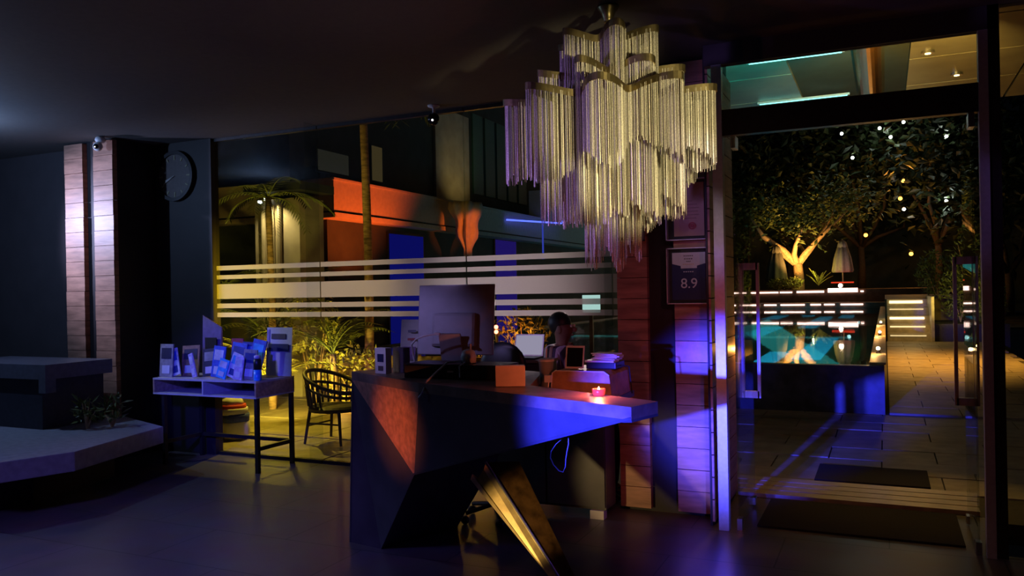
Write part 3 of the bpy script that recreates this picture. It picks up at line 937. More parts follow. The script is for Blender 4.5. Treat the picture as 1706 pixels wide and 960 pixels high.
ed = [(0, 1), (1, 2), (2, 3), (3, 4), (4, 5), (3, 6), (6, 7), (7, 8), (8, 9), (3, 10), (10, 11), (11, 12), (12, 13),
      (0, 14), (14, 15), (15, 16), (16, 17), (17, 18), (0, 19), (19, 20), (20, 21), (21, 22), (22, 23), (5, 24), (24, 25)]
bo = skin('body', body, ed, M['skin'], person, PB, 2)
# clothing: the same joints a little thicker
shirt = [(j[0], (j[1] if not isinstance(j[1], tuple) else j[1][0]) + 0.012) for j in (body[0], body[1], body[2], body[3], ((px + 0.048, py, 1.165), 0.058), body[6], body[7], ((px + 0.18, py - 0.23, 0.88), 0.044), body[10], body[11], ((px + 0.18, py + 0.21, 0.88), 0.044))]
skin('shirt', shirt, [(0, 1), (1, 2), (2, 3), (3, 4), (3, 5), (5, 6), (6, 7), (3, 8), (8, 9), (9, 10)], stripe_mat('striped_shirt', (0.05, 0.045, 0.09), (0.50, 0.46, 0.60), 7.5, 'X'), person, PB, 2)
tro = [(j[0], j[1] + 0.016) for j in (body[0], body[14], body[15], body[16], ((px + 0.405, py - 0.11, 0.075), 0.042), body[19], body[20], body[21], ((px + 0.405, py + 0.11, 0.075), 0.042))]
skin('trousers', tro, [(0, 1), (1, 2), (2, 3), (3, 4), (0, 5), (5, 6), (6, 7), (7, 8)], M['trousers'], person, PB, 2)
hx, hy, hz = px + 0.075, py, 1.315
hr = MB().ball((hx - 0.034, hy, hz + 0.028), 0.096, 20, 14, (0.98, 0.88, 0.98))
hr.build('hair', M['hair'], person, smooth=True)
MB().ball((hx + 0.088, hy, hz - 0.018), 0.018, 10, 8, (1.3, 0.8, 1.2)).build('nose', M['skin'], bo, smooth=True)
MB().ball((hx + 0.072, hy, hz - 0.062), 0.018, 10, 6, (0.7, 1.3, 0.4)).build('mouth', mat('lips', (0.16, 0.05, 0.045), 0.5), bo, smooth=True)
for s in (-1, 1):
    MB().ball((hx + 0.076, hy + s * 0.032, hz + 0.012), 0.011, 10, 6).build('eye', M['white'], bo, smooth=True)
    MB().ball((hx - 0.005, hy + s * 0.088, hz - 0.015), 0.026, 10, 6, (0.8, 0.35, 1.2)).build('ear', M['skin'], bo, smooth=True)
    # hands: palm, four fingers and a thumb
    wy = py - 0.24 if s < 0 else py + 0.18
    w0 = Vector((px + 0.38, wy, 0.95))
    hm = MB().obox(w0 + Vector((0.055, 0, 0.0)), (0.085, 0.075, 0.028), (0, 8, 0))
    for f in range(4):
        L = (0.062, 0.074, 0.070, 0.054)[f]
        yo = -0.028 + f * 0.019
        p0 = w0 + Vector((0.09, yo, 0.0))
        hm.tube([p0, p0 + Vector((L * 0.5, 0, -0.004)), p0 + Vector((L, 0, -0.025))], [0.009, 0.0085, 0.006], 8)
    p0 = w0 + Vector((0.035, -s * 0.036, 0))
    hm.tube([p0, p0 + Vector((0.03, -s * 0.022, -0.004)), p0 + Vector((0.058, -s * 0.026, -0.012))], [0.011, 0.010, 0.007], 8)
    hm.build('hand', M['skin'], bo, smooth=True)
    f0 = Vector((px + 0.44, py + s * 0.115, 0.045))
    MB().ball(f0, 0.05, 12, 8, (2.3, 0.9, 0.85)).build('shoe', M['black'], person, smooth=True)
stl = thing('stool', (px, py, 0), 'dark round stool under the seated person', 'stool')
MB().lathe([(0.17, 0.46), (0.18, 0.48), (0.18, 0.51), (0.16, 0.525)], (px, py, 0), 24).build('seat', M['black'], stl)
MB().tube([(px, py, 0.02), (px, py, 0.47)], 0.025, 10).build('post', M['dark_steel'], stl)
MB().lathe([(0.2, 0.0), (0.2, 0.012), (0.03, 0.03)], (px, py, 0), 24).build('base', M['dark_steel'], stl)

# ------------------------------------------------------------------ chandelier
CX, CY = -1.40, 4.42
chd = thing('chandelier', (CX, CY, 1.7), 'tiered chandelier of fine metal chains hanging from wavy brass bands', 'chandelier')
MB().lathe([(0.062, 0.0), (0.060, -0.012), (0.040, -0.040), (0.028, -0.075), (0.028, -0.095)], (CX, CY, CH), 24).build('canopy', M['brass'], chd, smooth=True)
MB().tube([(CX, CY, CH - 0.09), (CX, CY, 2.2)], 0.012, 8).build('stem', M['brass'], chd)
rr = random.Random(21)


def tier(R0, amp, nl, ph0, ztop, hem, hamp, zw):
    def rad(t):
        return R0 + amp * math.sin(nl * t + ph0) + amp * 0.25 * math.sin((nl + 3) * t + ph0 * 2)

    def pt(t, dr=0.0):
        r = rad(t) + dr
        return CX + r * math.cos(t), CY + r * math.sin(t)
    NS = 220
    vs, fs = [], []
    for i in range(NS):
        t = 2 * math.pi * i / NS
        zc = ztop + zw * math.sin(nl * t + ph0 + 0.6)
        for dr, dz in ((0.010, -0.02), (0.010, 0.018), (-0.010, 0.018), (-0.010, -0.02)):
            x, y_ = pt(t, dr)
            vs.append((x, y_, zc + dz))
    for i in range(NS):
        j = (i + 1) % NS
        for k in range(4):
            k2 = (k + 1) % 4
            fs.append((i * 4 + k, j * 4 + k, j * 4 + k2, i * 4 + k2))
    MB().add(vs, fs).build('brass_band', M['brass'], chd, smooth=False)
    for k in range(6):
        t = 2 * math.pi * k / 6
        x, y_ = pt(t)
        MB().tube([(CX, CY, ztop + 0.01), (x, y_, ztop + zw * math.sin(nl * t + ph0 + 0.6))], 0.005, 5).build('spoke', M['brass'], chd)
    cc = MB()
    t = 0.0
    while t < 2 * math.pi:
        x, y_ = pt(t)
        x2, y2 = pt(t + 0.002)
        ds = math.hypot(x2 - x, y2 - y_) / 0.002
        zt = ztop + zw * math.sin(nl * t + ph0 + 0.6)
        zb = hem + hamp * math.sin(nl * t + ph0 + 2.4) + hamp * 0.5 * math.sin(2.3 * t + ph0) + rr.uniform(-0.018, 0.018)
        r = rr.uniform(0.0019, 0.0028)
        a = rr.uniform(0, 2)
        v = []
        jx, jy = rr.uniform(-0.004, 0.004), rr.uniform(-0.004, 0.004)
        for z in (zt, zb):
            for k in range(3):
                an = a + 2.094 * k
                v.append((x + jx + r * math.cos(an), y_ + jy + r * math.sin(an), z))
        cc.add(v, [(0, 1, 4, 3), (1, 2, 5, 4), (2, 0, 3, 5), (3, 4, 5)])
        t += rr.uniform(0.0050, 0.0070) / ds
    tag(cc.build('chain_curtain', M['chain'], chd), kind='stuff')


tier(0.125, 0.035, 5, 0.7, 3.00, 1.80, 0.06, 0.02)
tier(0.205, 0.085, 6, 2.0, 3.01, 2.02, 0.05, 0.02)
tier(0.295, 0.10, 7, 0.3, 2.80, 2.035, 0.07, 0.02)
tier(0.460, 0.115, 9, 1.1, 2.665, 2.285, 0.075, 0.015)

# ------------------------------------------------------------------ console table and what stands on it
cs = thing('console_table', (-5.8, 5.92, 0), 'narrow console table with two open white framed shelves on dark legs', 'table')
X0, X1, Y0_, Y1_ = -6.43, -5.15, 5.65, 6.17
MB().box(X0, X1, Y0_, Y1_, 0.815, 0.832).build('top', M['console'], cs)
MB().box(X0, X1, Y0_, Y1_, 0.675, 0.690).build('bottom_shelf', M['console'], cs)
MB().box(X0, X0 + 0.018, Y0_, Y1_, 0.69, 0.815).build('side_panel', M['conwood'], cs)
MB().box(X1 - 0.018, X1, Y0_, Y1_, 0.69, 0.815).build('side_panel', M['conwood'], cs)
MB().box(-5.80, -5.785, Y0_, Y1_, 0.69, 0.815).build('divider', M['console'], cs)
MB().box(X0, X1, Y1_ - 0.012, Y1_, 0.69, 0.815).build('back_panel', M['black'], cs)
for xx in (X0 + 0.10, X1 - 0.035):
    for yy in (Y0_ + 0.01, Y1_ - 0.045):
        MB().box(xx, xx + 0.035, yy, yy + 0.035, 0, 0.675).build('leg', M['dark_steel'], cs)
MB().box(X0 + 0.12, X1 - 0.03, Y1_ - 0.04, Y1_ - 0.012, 0.20, 0.235).build('stretcher', M['dark_steel'], cs)
MB().box(X1 - 0.033, X1 - 0.003, Y0_ + 0.02, Y1_ - 0.03, 0.20, 0.235).build('stretcher', M['dark_steel'], cs)
MB().box(X0 + 0.102, X0 + 0.132, Y0_ + 0.02, Y1_ - 0.03, 0.20, 0.235).build('stretcher', M['dark_steel'], cs)

cols = dict(blue=(0.06, 0.12, 0.55), pale=(0.62, 0.62, 0.72), dark=(0.03, 0.03, 0.07), brown=(0.25, 0.14, 0.10), red=(0.30, 0.03, 0.08),
            cyan=(0.06, 0.40, 0.80), lav=(0.55, 0.45, 0.70), navy=(0.03, 0.05, 0.25), grey=(0.30, 0.28, 0.30))


def brochure(x, y, w, h, tilt, lean, col, col2, label, name='brochure', th=0.012):
    """an upright booklet with a printed panel; tilt = lean sideways, lean = lean back"""
    t = thing(name, (x, y, 0.832), label, 'brochure')
    w, h = w * 1.12, h * 1.06
    m = Matrix.Translation((x, y, 0.834)) @ Matrix.Rotation(R(tilt), 4, 'Y') @ Matrix.Rotation(R(-lean), 4, 'X')

    def bx(x0, x1, y0, y1, z0, z1):
        q = MB().box(x0, x1, y0, y1, z0, z1)
        q.v = [tuple(m @ Vector(p)) for p in q.v]
        return q
    lift = abs(math.sin(R(tilt))) * w / 2
    o1 = bx(-w / 2, w / 2, 0, th, lift, lift + h).build('cover', mat('print_' + col, cols[col], 0.4, var=0.25, scale=25), t)
    bx(-w * 0.38, w * 0.38, -0.003, -0.0005, lift + h * 0.55, lift + h * 0.88).build('printed_panel', mat('print2_' + col2, cols[col2], 0.4, var=0.35, scale=9), t)
    bx(-w * 0.30, w * 0.30, -0.003, -0.0005, lift + h * 0.10, lift + h * 0.35).build('printed_block', mat('print3_' + col, cols['pale'] if col != 'pale' else cols['navy'], 0.4, var=0.12, scale=6), t)
    return t


brochure(-6.36, 5.74, 0.15, 0.30, 0, 4, 'grey', 'dark', 'grey brochure in a clear stand at the column end of the console')
brochure(-6.24, 5.76, 0.10, 0.25, -16, 6, 'pale', 'blue', 'pale blue striped leaflet tilted against the grey brochure')
brochure(-6.13, 5.82, 0.20, 0.28, -3, 8, 'brown', 'dark', 'wide brown travel magazine on the console')
brochure(-5.96, 5.72, 0.05, 0.22, -18, 4, 'lav', 'pale', 'narrow lavender leaflet tilted in front of the brown magazine')
brochure(-5.90, 5.84, 0.14, 0.25, -6, 8, 'dark', 'grey', 'dark leaflet between the lavender leaflet and the blue brochures')
brochure(-5.75, 5.78, 0.13, 0.28, 5, 6, 'blue', 'pale', 'bright blue brochure beside the dark leaflet')
brochure(-5.73, 6.02, 0.13, 0.34, 0, 4, 'red', 'dark', 'dark red brochure standing behind the blue ones')
brochure(-5.66, 5.92, 0.16, 0.30, 7, 8, 'blue', 'navy', 'deep blue brochure leaning in front of the dark red one')
brochure(-5.63, 5.70, 0.10, 0.17, 14, 8, 'cyan', 'pale', 'small cyan leaflet at the front of the console')
brochure(-5.53, 5.95, 0.16, 0.31, 2, 6, 'navy', 'blue', 'navy brochure in the back row of the console')
brochure(-5.52, 5.72, 0.11, 0.22, 18, 8, 'pale', 'cyan', 'white and cyan leaflet tilted beside the small cyan one')
brochure(-5.42, 5.90, 0.14, 0.33, 10, 8, 'blue', 'cyan', 'tall blue brochure tilted toward the white poster')
brochure(-5.405, 5.685, 0.09, 0.20, 4, 8, 'lav', 'pale', 'lavender leaflet in front of the tall blue brochure')
brochure(-5.315, 5.73, 0.14, 0.26, 3, 6, 'grey', 'navy', 'brown grey brochure in a clear stand near the bottle')

sg = thing('arrow_sign', (-6.06, 6.05, 0.832), 'dark triangular table sign with a pale peak behind the brochures', 'sign')
MB().add([(-6.19, 6.04, 0.834), (-5.95, 6.04, 0.834), (-5.95, 6.06, 1.30), (-6.19, 6.06, 1.42), (-6.19, 6.06, 0.834), (-5.95, 6.08, 0.834), (-5.95, 6.075, 1.30), (-6.19, 6.075, 1.42)],
         [(0, 1, 2, 3), (7, 6, 5, 4), (0, 4, 5, 1), (3, 2, 6, 7), (0, 3, 7, 4), (1, 5, 6, 2)]).build('board', mat('violet_board', (0.12, 0.08, 0.20), 0.5), sg)
MB().box(-6.14, -5.99, 6.032, 6.038, 1.02, 1.20).build('dark_panel', M['black'], sg)
po = thing('poster_stand', (-5.12, 6.0, 0.832), 'tall white and violet tour poster standing at the back of the console', 'poster')
MB().obox((-5.23, 6.06, 1.07), (0.30, 0.010, 0.46), (-4, 0, 0)).build('board', M['lilac'], po)
MB().obox((-5.235, 6.060, 1.215), (0.17, 0.003, 0.05), (-4, 0, 0)).build('printed_title', M['ink'], po)
MB().obox((-5.23, 6.047, 1.11), (0.24, 0.003, 0.07), (-4, 0, 0)).build('printed_picture', M['navy'], po)
MB().obox((-5.36, 6.054, 1.10), (0.03, 0.003, 0.36), (-4, 0, 0)).build('printed_border', mat('violet_edge', (0.35, 0.25, 0.6), 0.5), po)
bt = thing('spray_bottle', (-5.19, 5.72, 0.832), 'small bottle with dark upper half and cyan base on the console end', 'bottle')
MB().lathe([(0.034, 0.0), (0.036, 0.01), (0.036, 0.10)], (-5.19, 5.72, 0.833), 18).build('base', mat('cyan_plastic', (0.05, 0.38, 0.85), 0.3), bt, smooth=True)
MB().lathe([(0.036, 0.10), (0.036, 0.19), (0.022, 0.20)], (-5.19, 5.72, 0.833), 18).build('body', M['black'], bt, smooth=True)
MB().lathe([(0.03, 0.20), (0.03, 0.225), (0.02, 0.232)], (-5.19, 5.72, 0.833), 18).build('cap', M['lilac'], bt, smooth=True)

# ------------------------------------------------------------------ clock, cameras, certificates
ck = thing('wall_clock', (-7.0 + 0.40, 6.17, 2.89), 'large round dark wall clock on the narrow wall beside the glass', 'clock')
CKX, CKZ = -6.66, 2.86
def disc(y0, y1, r0, r1, m, nm, parent, seg=40):
    vs, fs = [], []
    for yy in (y0, y1):
        for r in (r0, r1):
            for k in range(seg):
                a = 2 * math.pi * k / seg
                vs.append((CKX + r * math.cos(a), yy, CKZ + r * math.sin(a)))
    for k in range(seg):
        k2 = (k + 1) % seg
        fs += [(k, k2, seg + k2, seg + k), (2 * seg + k, 3 * seg + k, 3 * seg + k2, 2 * seg + k2), (seg + k, seg + k2, 3 * seg + k2, 3 * seg + k), (k, 2 * seg + k, 2 * seg + k2, k2)]
    return MB().add(vs, fs).build(nm, m, parent)
ck.location = (CKX, 6.17, CKZ - 0.26)
disc(6.155, 6.198, 0.225, 0.26, M['dark_steel'], 'rim', ck)
disc(6.175, 6.198, 0.001, 0.225, mat('clock_face', (0.10, 0.075, 0.07), 0.5), 'face', ck)
for h in range(12):
    a = R(90 - 30 * h)
    c = (CKX + 0.19 * math.cos(a), 6.172, CKZ + 0.19 * math.sin(a))
    MB().obox(c, (0.05 if h % 3 == 0 else 0.036, 0.004, 0.014), (0, 90 - 0 + 30 * h, 0)).build('hour_mark', mat('clock_mark', (0.30, 0.28, 0.16), 0.5), ck)
for L, a, w in ((0.13, 250, 0.012), (0.17, 64 + 180, 0.008)):
    MB().obox((CKX + L / 2 * math.cos(R(90 - a)), 6.168, CKZ + L / 2 * math.sin(R(90 - a))), (w, 0.004, L), (0, a, 0)).build('hand', mat('clock_hand', (0.45, 0.42, 0.40), 0.4), ck)

c1 = thing('security_camera', (-7.02, 5.56, 3.05), 'white swivel security camera on the lamp lit plank column', 'camera')
MB().ball((-7.02, 5.59, 3.175), 0.045, 14, 10, (1, 1.2, 0.8)).build('mount', M['white'], c1, smooth=True)
MB().ball((-7.02, 5.56, 3.105), 0.046, 16, 12).build('housing', M['white'], c1, smooth=True)
MB().ball((-7.005, 5.528, 3.10), 0.026, 12, 8).build('lens', M['screen'], c1, smooth=True)
MB().ball((-6.995, 5.506, 3.092), 0.006, 8, 6).build('indicator', emis('indicator_glow', (1, 0.95, 1), 3), c1)
MB().tube([(-7.02, 5.59, 3.17), (-7.02, 5.62, 3.2), (-7.02, 5.62, CH)], 0.012, 6).build('bracket', M['white'], c1)
c2 = thing('security_camera', (-3.5, 6.05, 3.05), 'black dome security camera with white bracket under the ceiling by the glass', 'camera')
MB().lathe([(0.055, 0.0), (0.05, -0.012), (0.014, -0.022), (0.012, -0.07)], (-3.49, 6.05, CH), 18).build('bracket', M['white'], c2, smooth=True)
MB().ball((-3.495, 6.05, 3.095), 0.052, 16, 12, (1, 1, 1.05)).build('dome', M['screen'], c2, smooth=True)
MB().ball((-3.478, 6.002, 3.075), 0.009, 8, 6).build('indicator', emis('indicator_glow', (1, 0.95, 1), 3), c2)


def frame(name, x0, x1, z0, z1, label):
    f = thing(name, ((x0 + x1) / 2, 5.62, z0), label, 'frame')
    yb = 5.655
    MB().box(x0, x1, 5.606, 5.612, z0, z1).build('front_pane', ACRYL, f)
    e = MB()
    w = 0.006
    for a in ((x0, x0 + w, z0, z1), (x1 - w, x1, z0, z1), (x0, x1, z0, z0 + w), (x0, x1, z1 - w, z1)):
        e.box(a[0], a[1], 5.60, yb, a[2], a[3])
    e.build('acrylic_edge', M['satin'], f)
    MB().box(x0 + w, x1 - w, yb - 0.004, yb, z0 + w, z1 - w).build('backing', M['black'], f)
    return f


f1 = frame('award_frame', -1.385, -1.088, 1.492, 1.882, 'acrylic framed navy award reading 8.9 on the plank column')
MB().box(-1.355, -1.118, 5.642, 5.648, 1.52, 1.852).build('card', M['navy'], f1)
vs = [(-1.352, 1.850), (-1.121, 1.850), (-1.121, 1.773), (-1.180, 1.757), (-1.180, 1.740), (-1.292, 1.740), (-1.292, 1.757), (-1.352, 1.773)]
pp = MB()
pp.add([(x, 5.641, z) for x, z in vs] + [(x, 5.6385, z) for x, z in vs], [tuple(range(8)), tuple(range(15, 7, -1))] + [(i, (i + 1) % 8, (i + 1) % 8 + 8, i + 8) for i in range(8)])
pp.build('header', M['lilac'], f1)
text_mesh('score', '8.9', 0.098, M['lilac'], f1, (-1.236, 5.640, 1.632), (90, 0, 0), 0.0012)
for w_, z_, m_ in ((0.07, 1.827, 'ink'), (0.062, 1.806, 'ink'), (0.034, 1.788, 'ink'), (0.08, 1.768, 'sepia'), (0.075, 1.716, 'lilac')):
    k = max(3, int(w_ / 0.013))
    tl = MB()
    for i in range(k):
        xx = -1.236 - w_ / 2 + w_ * i / k
        tl.box(xx, xx + w_ / k * 0.62, 5.636, 5.638, z_ - 0.0035, z_ + 0.0035)
    tl.build('small_print', M[m_], f1)
f2 = frame('certificate_frame', -1.385, -1.088, 1.935, 2.36, 'acrylic framed sepia certificate with red round seal above the award')
MB().box(-1.335, -1.125, 5.642, 5.648, 1.965, 2.335).build('certificate', M['sepia'], f2)
CKX, CKZ = -1.208, 2.035
disc(5.638, 5.641, 0.017, 0.026, M['seal'], 'seal_ring', f2, 24)
disc(5.638, 5.641, 0.001, 0.013, M['seal'], 'seal_centre', f2, 24)
for k, w_ in enumerate((0.05, 0.12, 0.14, 0.13, 0.14, 0.10)):
    MB().box(-1.23 - w_ / 2, -1.23 + w_ / 2, 5.638, 5.641, 2.205 - k * 0.024, 2.2095 - k * 0.024).build('printed_line', mat('faded_ink', (0.45, 0.28, 0.18), 0.7), f2)
for xx in (-1.29, -1.255):
    MB().box(xx - 0.007, xx + 0.007, 5.638, 5.641, 2.24, 2.254).build('emblem', M['ink'], f2)
f3 = frame('certificate_frame', -1.775, -1.548, 1.945, 2.33, 'acrylic framed pale certificate on the column partly behind the chandelier')
MB().box(-1.745, -1.578, 5.642, 5.648, 1.975, 2.30).build('certificate', M['lilac'], f3)
MB().box(-1.612, -1.598, 5.638, 5.641, 2.01, 2.024).build('emblem', M['ink'], f3)
for k in range(6):
    MB().box(-1.725, -1.62, 5.638, 5.641, 2.24 - k * 0.022, 2.2445 - k * 0.022).build('printed_line', M['ink'], f3)

# ------------------------------------------------------------------ bench with plants at the left
bn = thing('stone_bench', (-6.6, 4.6, 0), 'floating stone bench slab in front of the lamp lit plank column', 'bench')
pol = [(-5.75, 3.70), (-5.59, 4.18), (-5.89, 5.28), (-6.75, 5.60), (-8.6, 5.60), (-8.6, 3.2)]
MB().prism(pol, 0.30, 0.45).build('slab', M['bench'], bn, bevel=0.01)
MB().prism([(-6.2, 3.8), (-6.1, 4.2), (-6.3, 5.1), (-6.9, 5.4), (-8.4, 5.4), (-8.4, 3.5)], 0.0, 0.30).build('plinth', M['gap'], bn)
pb = thing('planter_box', (-7.4, 5.0, 0.45), 'tall dark planter box with pale metal rim on the stone bench', 'planter')
MB().box(-8.2, -6.80, 4.78, 5.40, 0.451, 0.90).build('body', mat('navy_panel', (0.035, 0.035, 0.05), 0.6), pb)
MB().box(-8.2, -6.70, 4.74, 5.42, 0.90, 1.03).build('rim', mat('rim_metal', (0.13, 0.13, 0.17), 0.45), pb)
MB().box(-6.79, -6.70, 4.74, 4.84, 0.78, 0.90).build('corner_trim', mat('rim_metal', (0.13, 0.13, 0.17), 0.45), pb)
rr = random.Random(4)


def bush(name, c, rad, n, L, w, m, label, cat='plant', group=None, stemz=None, stem=True, seed=1, up=0.3):
    q = random.Random(seed)
    t = thing(name, (c[0], c[1], stemz if stemz is not None else c[2] - rad[2]), label, cat, group)
    mb = MB()
    for i in range(n):
        th = q.uniform(0, 6.283)
        u = q.uniform(-1, 1)
        rr_ = q.uniform(0.35, 1.0) ** 0.5
        s = math.sqrt(1 - u * u)
        p = Vector((c[0] + rad[0] * rr_ * s * math.cos(th), c[1] + rad[1] * rr_ * s * math.sin(th), c[2] + rad[2] * rr_ * u))
        d = Vector((q.uniform(-1, 1), q.uniform(-1, 1), q.uniform(-0.5, 0.8) + up))
        mb.leaf(p, d, (q.uniform(-1, 1), q.uniform(-1, 1), 1), L * q.uniform(0.6, 1.3), w * q.uniform(0.7, 1.3))
    fo = mb.build('foliage', m, t)
    tag(fo, kind='stuff')
    if stem:
        z0 = stemz if stemz is not None else c[2] - rad[2]
        sm = MB()
        for k in range(5):
            a = q.uniform(0, 6.28)
            e = Vector((c[0] + 0.6 * rad[0] * math.cos(a), c[1] + 0.6 * rad[1] * math.sin(a), c[2] + rad[2] * q.uniform(-0.2, 0.6)))
            sm.tube([(c[0], c[1], z0), (Vector((c[0], c[1], z0)) * 0.5 + e * 0.5) + Vector((0, 0, 0.1 * rad[2])), e], [0.012 * max(1, rad[2]), 0.009 * max(1, rad[2]), 0.004 * max(1, rad[2])], 5)
        sm.build('branching_stem', M['bark'], t)
    return t


for k, (x, y_, h) in enumerate(((-6.45, 4.95, 0.30), (-6.32, 5.10, 0.26), (-7.02, 4.36, 0.34))):
    bush('small_plant', (x, y_, 0.45 + h / 2), (0.12, 0.10, h / 2), 60, 0.10, 0.03, M['leaf'], ('thin leaved plant growing beside the planter corner', 'short plant on the bench beside the plank column', 'dark plant in front of the tall planter box')[k], seed=40 + k, stemz=0.454)


# ------------------------------------------------------------------ patio plants behind the glass
def frond_plant(name, c, n, L, label, m, group=None, seed=0, droop=0.9, wl=0.16, wid=0.022, trunk=None, cat='plant', upmin=40, upmax=85):
    q = random.Random(seed)
    t = thing(name, (c[0], c[1], 0.0), label, cat, group)
    if trunk:
        pts = [(c[0] + trunk[1] * math.sin(i * 0.5), c[1], c[2] * i / 8) for i in range(9)]
        MB().tube(pts, [trunk[0] * (1.1 - 0.03 * i + 0.05 * (i % 2)) for i in range(9)], 10).build('trunk', M['palmbark'], t, smooth=True)
        c = (pts[-1][0], c[1], c[2])
    for i in range(n):
        az = 6.283 * i / n + q.uniform(-0.3, 0.3)
        el = R(q.uniform(upmin, upmax))
        LL = L * q.uniform(0.75, 1.15)
        mb = MB()
        pts = []
        p = Vector(c)
        e = el
        ns = 10
        for s in range(ns + 1):
            pts.append(p.copy())
            p += Vector((math.cos(az) * math.cos(e), math.sin(az) * math.cos(e), math.sin(e))) * (LL / ns)
            e -= droop / ns * 1.6
        mb.tube(pts, [0.010 * (1 - 0.08 * s) for s in range(ns + 1)], 4)
        for s in range(2, ns + 1):
            d = (pts[s] - pts[s - 1]).normalized()
            side = d.cross(Vector((0, 0, 1))).normalized()
            for sub in (0.0, 0.5):
                pp_ = pts[s - 1].lerp(pts[s], sub)
                ll = wl * (1.1 - abs(s - 5.5) / 8) * q.uniform(0.8, 1.2)
                for sg_ in (-1, 1):
                    mb.leaf(pp_, side * sg_ + d * 0.7 + Vector((0, 0, -0.25)), (0, 0, 1), ll, wid)
        mb.build('frond', m, t)
    return t


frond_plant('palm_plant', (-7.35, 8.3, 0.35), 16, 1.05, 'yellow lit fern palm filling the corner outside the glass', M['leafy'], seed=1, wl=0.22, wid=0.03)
frond_plant('palm_plant', (-8.25, 9.4, 0.9), 14, 1.5, 'tall dark palm beside the lit shed wall outside', M['leaf'], seed=2, wl=0.30, wid=0.03, trunk=(0.06, 0.02))
frond_plant('palm_plant', (-6.75, 8.9, 0.8), 12, 1.1, 'arching palm between the shed and the glass seam', M['leaf'], seed=3, wl=0.24, trunk=(0.05, 0.02))
frond_plant('palm_plant', (-8.5, 8.4, 1.3), 12, 1.2, 'tall palm beside the clock wall edge outside', M['leaf'], seed=6, wl=0.26, trunk=(0.05, 0.02))
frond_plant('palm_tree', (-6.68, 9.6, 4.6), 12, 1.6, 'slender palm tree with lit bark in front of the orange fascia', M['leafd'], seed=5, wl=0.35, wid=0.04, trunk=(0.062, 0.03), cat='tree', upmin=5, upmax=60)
frond_plant('palm_plant', (-7.9, 9.0, 3.0), 10, 1.0, 'high palm crown catching lamp light near the ceiling line', M['leaf'], seed=9, wl=0.22, trunk=(0.05, 0.02), upmin=0, upmax=60)
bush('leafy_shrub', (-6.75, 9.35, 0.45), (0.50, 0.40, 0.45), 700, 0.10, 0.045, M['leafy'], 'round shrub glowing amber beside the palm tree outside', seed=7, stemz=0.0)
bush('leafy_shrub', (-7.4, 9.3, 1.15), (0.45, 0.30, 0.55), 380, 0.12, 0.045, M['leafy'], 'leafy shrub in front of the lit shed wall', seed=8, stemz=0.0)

# small lit outbuilding behind the palms
sh = thing('garden_shed', (-8.2, 10.3, 0), 'small pale shed wall with pipes and a lamp behind the palms', 'building')
MB().box(-9.25, -8.35, 10.2, 10.8, 0, 3.15).build('wall', M['facade'], sh)
for xx in (-9.05, -8.86, -8.72):
    MB().tube([(xx, 10.16, 0.1), (xx, 10.16, 3.05)], 0.035, 8).build('pipe', M['facade'], sh)
MB().box(-8.99, -8.92, 10.12, 10.2, 3.13, 3.17).build('wall_lamp', emis('shed_lamp', (1, 0.95, 0.75), 3), sh)
MB().box(-9.35, -8.2, 10.05, 10.9, 3.25, 3.38).build('roof', M['facaded'], sh)
lamp('shed_lamp', 'SPOT', (-8.75, 9.95, 3.12), (1.0, 0.74, 0.26), 40, 0.012, (-8.8, 10.25, 1.2), 120, 0.8)

# feed sack outside the glass
sa = thing('printed_sack', (-6.62, 6.98, 0), 'slumped white sack with red and blue bands standing outside', 'sack')
MB().lathe([(0.13, 0.0), (0.17, 0.05), (0.17, 0.18), (0.15, 0.22)], (-6.68, 6.98, 0.0), 16, fold=5, amp=0.06).build('lower', M['paper'], sa, smooth=True)
MB().lathe([(0.165, 0.20), (0.17, 0.27), (0.15, 0.29)], (-6.68, 6.98, 0.0), 16, fold=5, amp=0.06).build('blue_band', mat('sack_blue', (0.05, 0.08, 0.5), 0.7), sa, smooth=True)
MB().lathe([(0.16, 0.28), (0.16, 0.34), (0.15, 0.35)], (-6.69, 6.98, 0.0), 16, fold=5, amp=0.06).build('white_band', M['paper'], sa, smooth=True)
MB().lathe([(0.155, 0.335), (0.145, 0.385), (0.13, 0.39)], (-6.70, 6.98, 0.0), 16, fold=5, amp=0.06).build('red_band', mat('sack_red', (0.6, 0.04, 0.02), 0.7), sa, smooth=True)
MB().lathe([(0.135, 0.38), (0.11, 0.44), (0.06, 0.47)], (-6.71, 6.98, 0.0), 16, fold=6, amp=0.10).build('top', M['paper'], sa, smooth=True)

# rattan armchair
ra = thing('rattan_armchair', (-5.5, 7.2, 0), 'dark woven armchair with curved slatted back outside the glass', 'chair')
cxr, cyr = -5.47, 7.22
MB().lathe([(0.05, 0.33), (0.27, 0.34), (0.29, 0.38), (0.26, 0.40), (0.03, 0.40)], (cxr, cyr, 0), 24).build('seat', M['rattan'], ra)
top, bot = [], []
for i in range(25):
    a = R(20 + 320 * i / 24 - 90 + 90)   # opens toward +X
    hgt = 0.53 + 0.22 * (1 - math.cos(R(360 * i / 24))) / 2
    top.append((cxr + 0.33 * math.cos(a), cyr + 0.31 * math.sin(a), hgt + 0.02))
    bot.append((cxr + 0.29 * math.cos(a), cyr + 0.27 * math.sin(a), 0.40))
MB().tube(top, 0.022, 8).build('arm_rail', M['rattan'], ra, smooth=True)
mid = [Vector(t_).lerp(Vector(b_), 0.35) for t_, b_ in zip(top, bot)]
MB().tube(mid, 0.016, 8).build('middle_rail', M['rattan'], ra, smooth=True)
for i in range(1, 24):
    MB().tube([top[i], mid[i]], 0.007, 5).build('slat', M['rattan'], ra)
lowm = MB()
for i in range(5, 20):
    lowm.tube([mid[i], bot[i]], 0.013, 5)
for i in range(2, 24, 1):
    pass
lowm.build('woven_back', M['rattan'], ra)
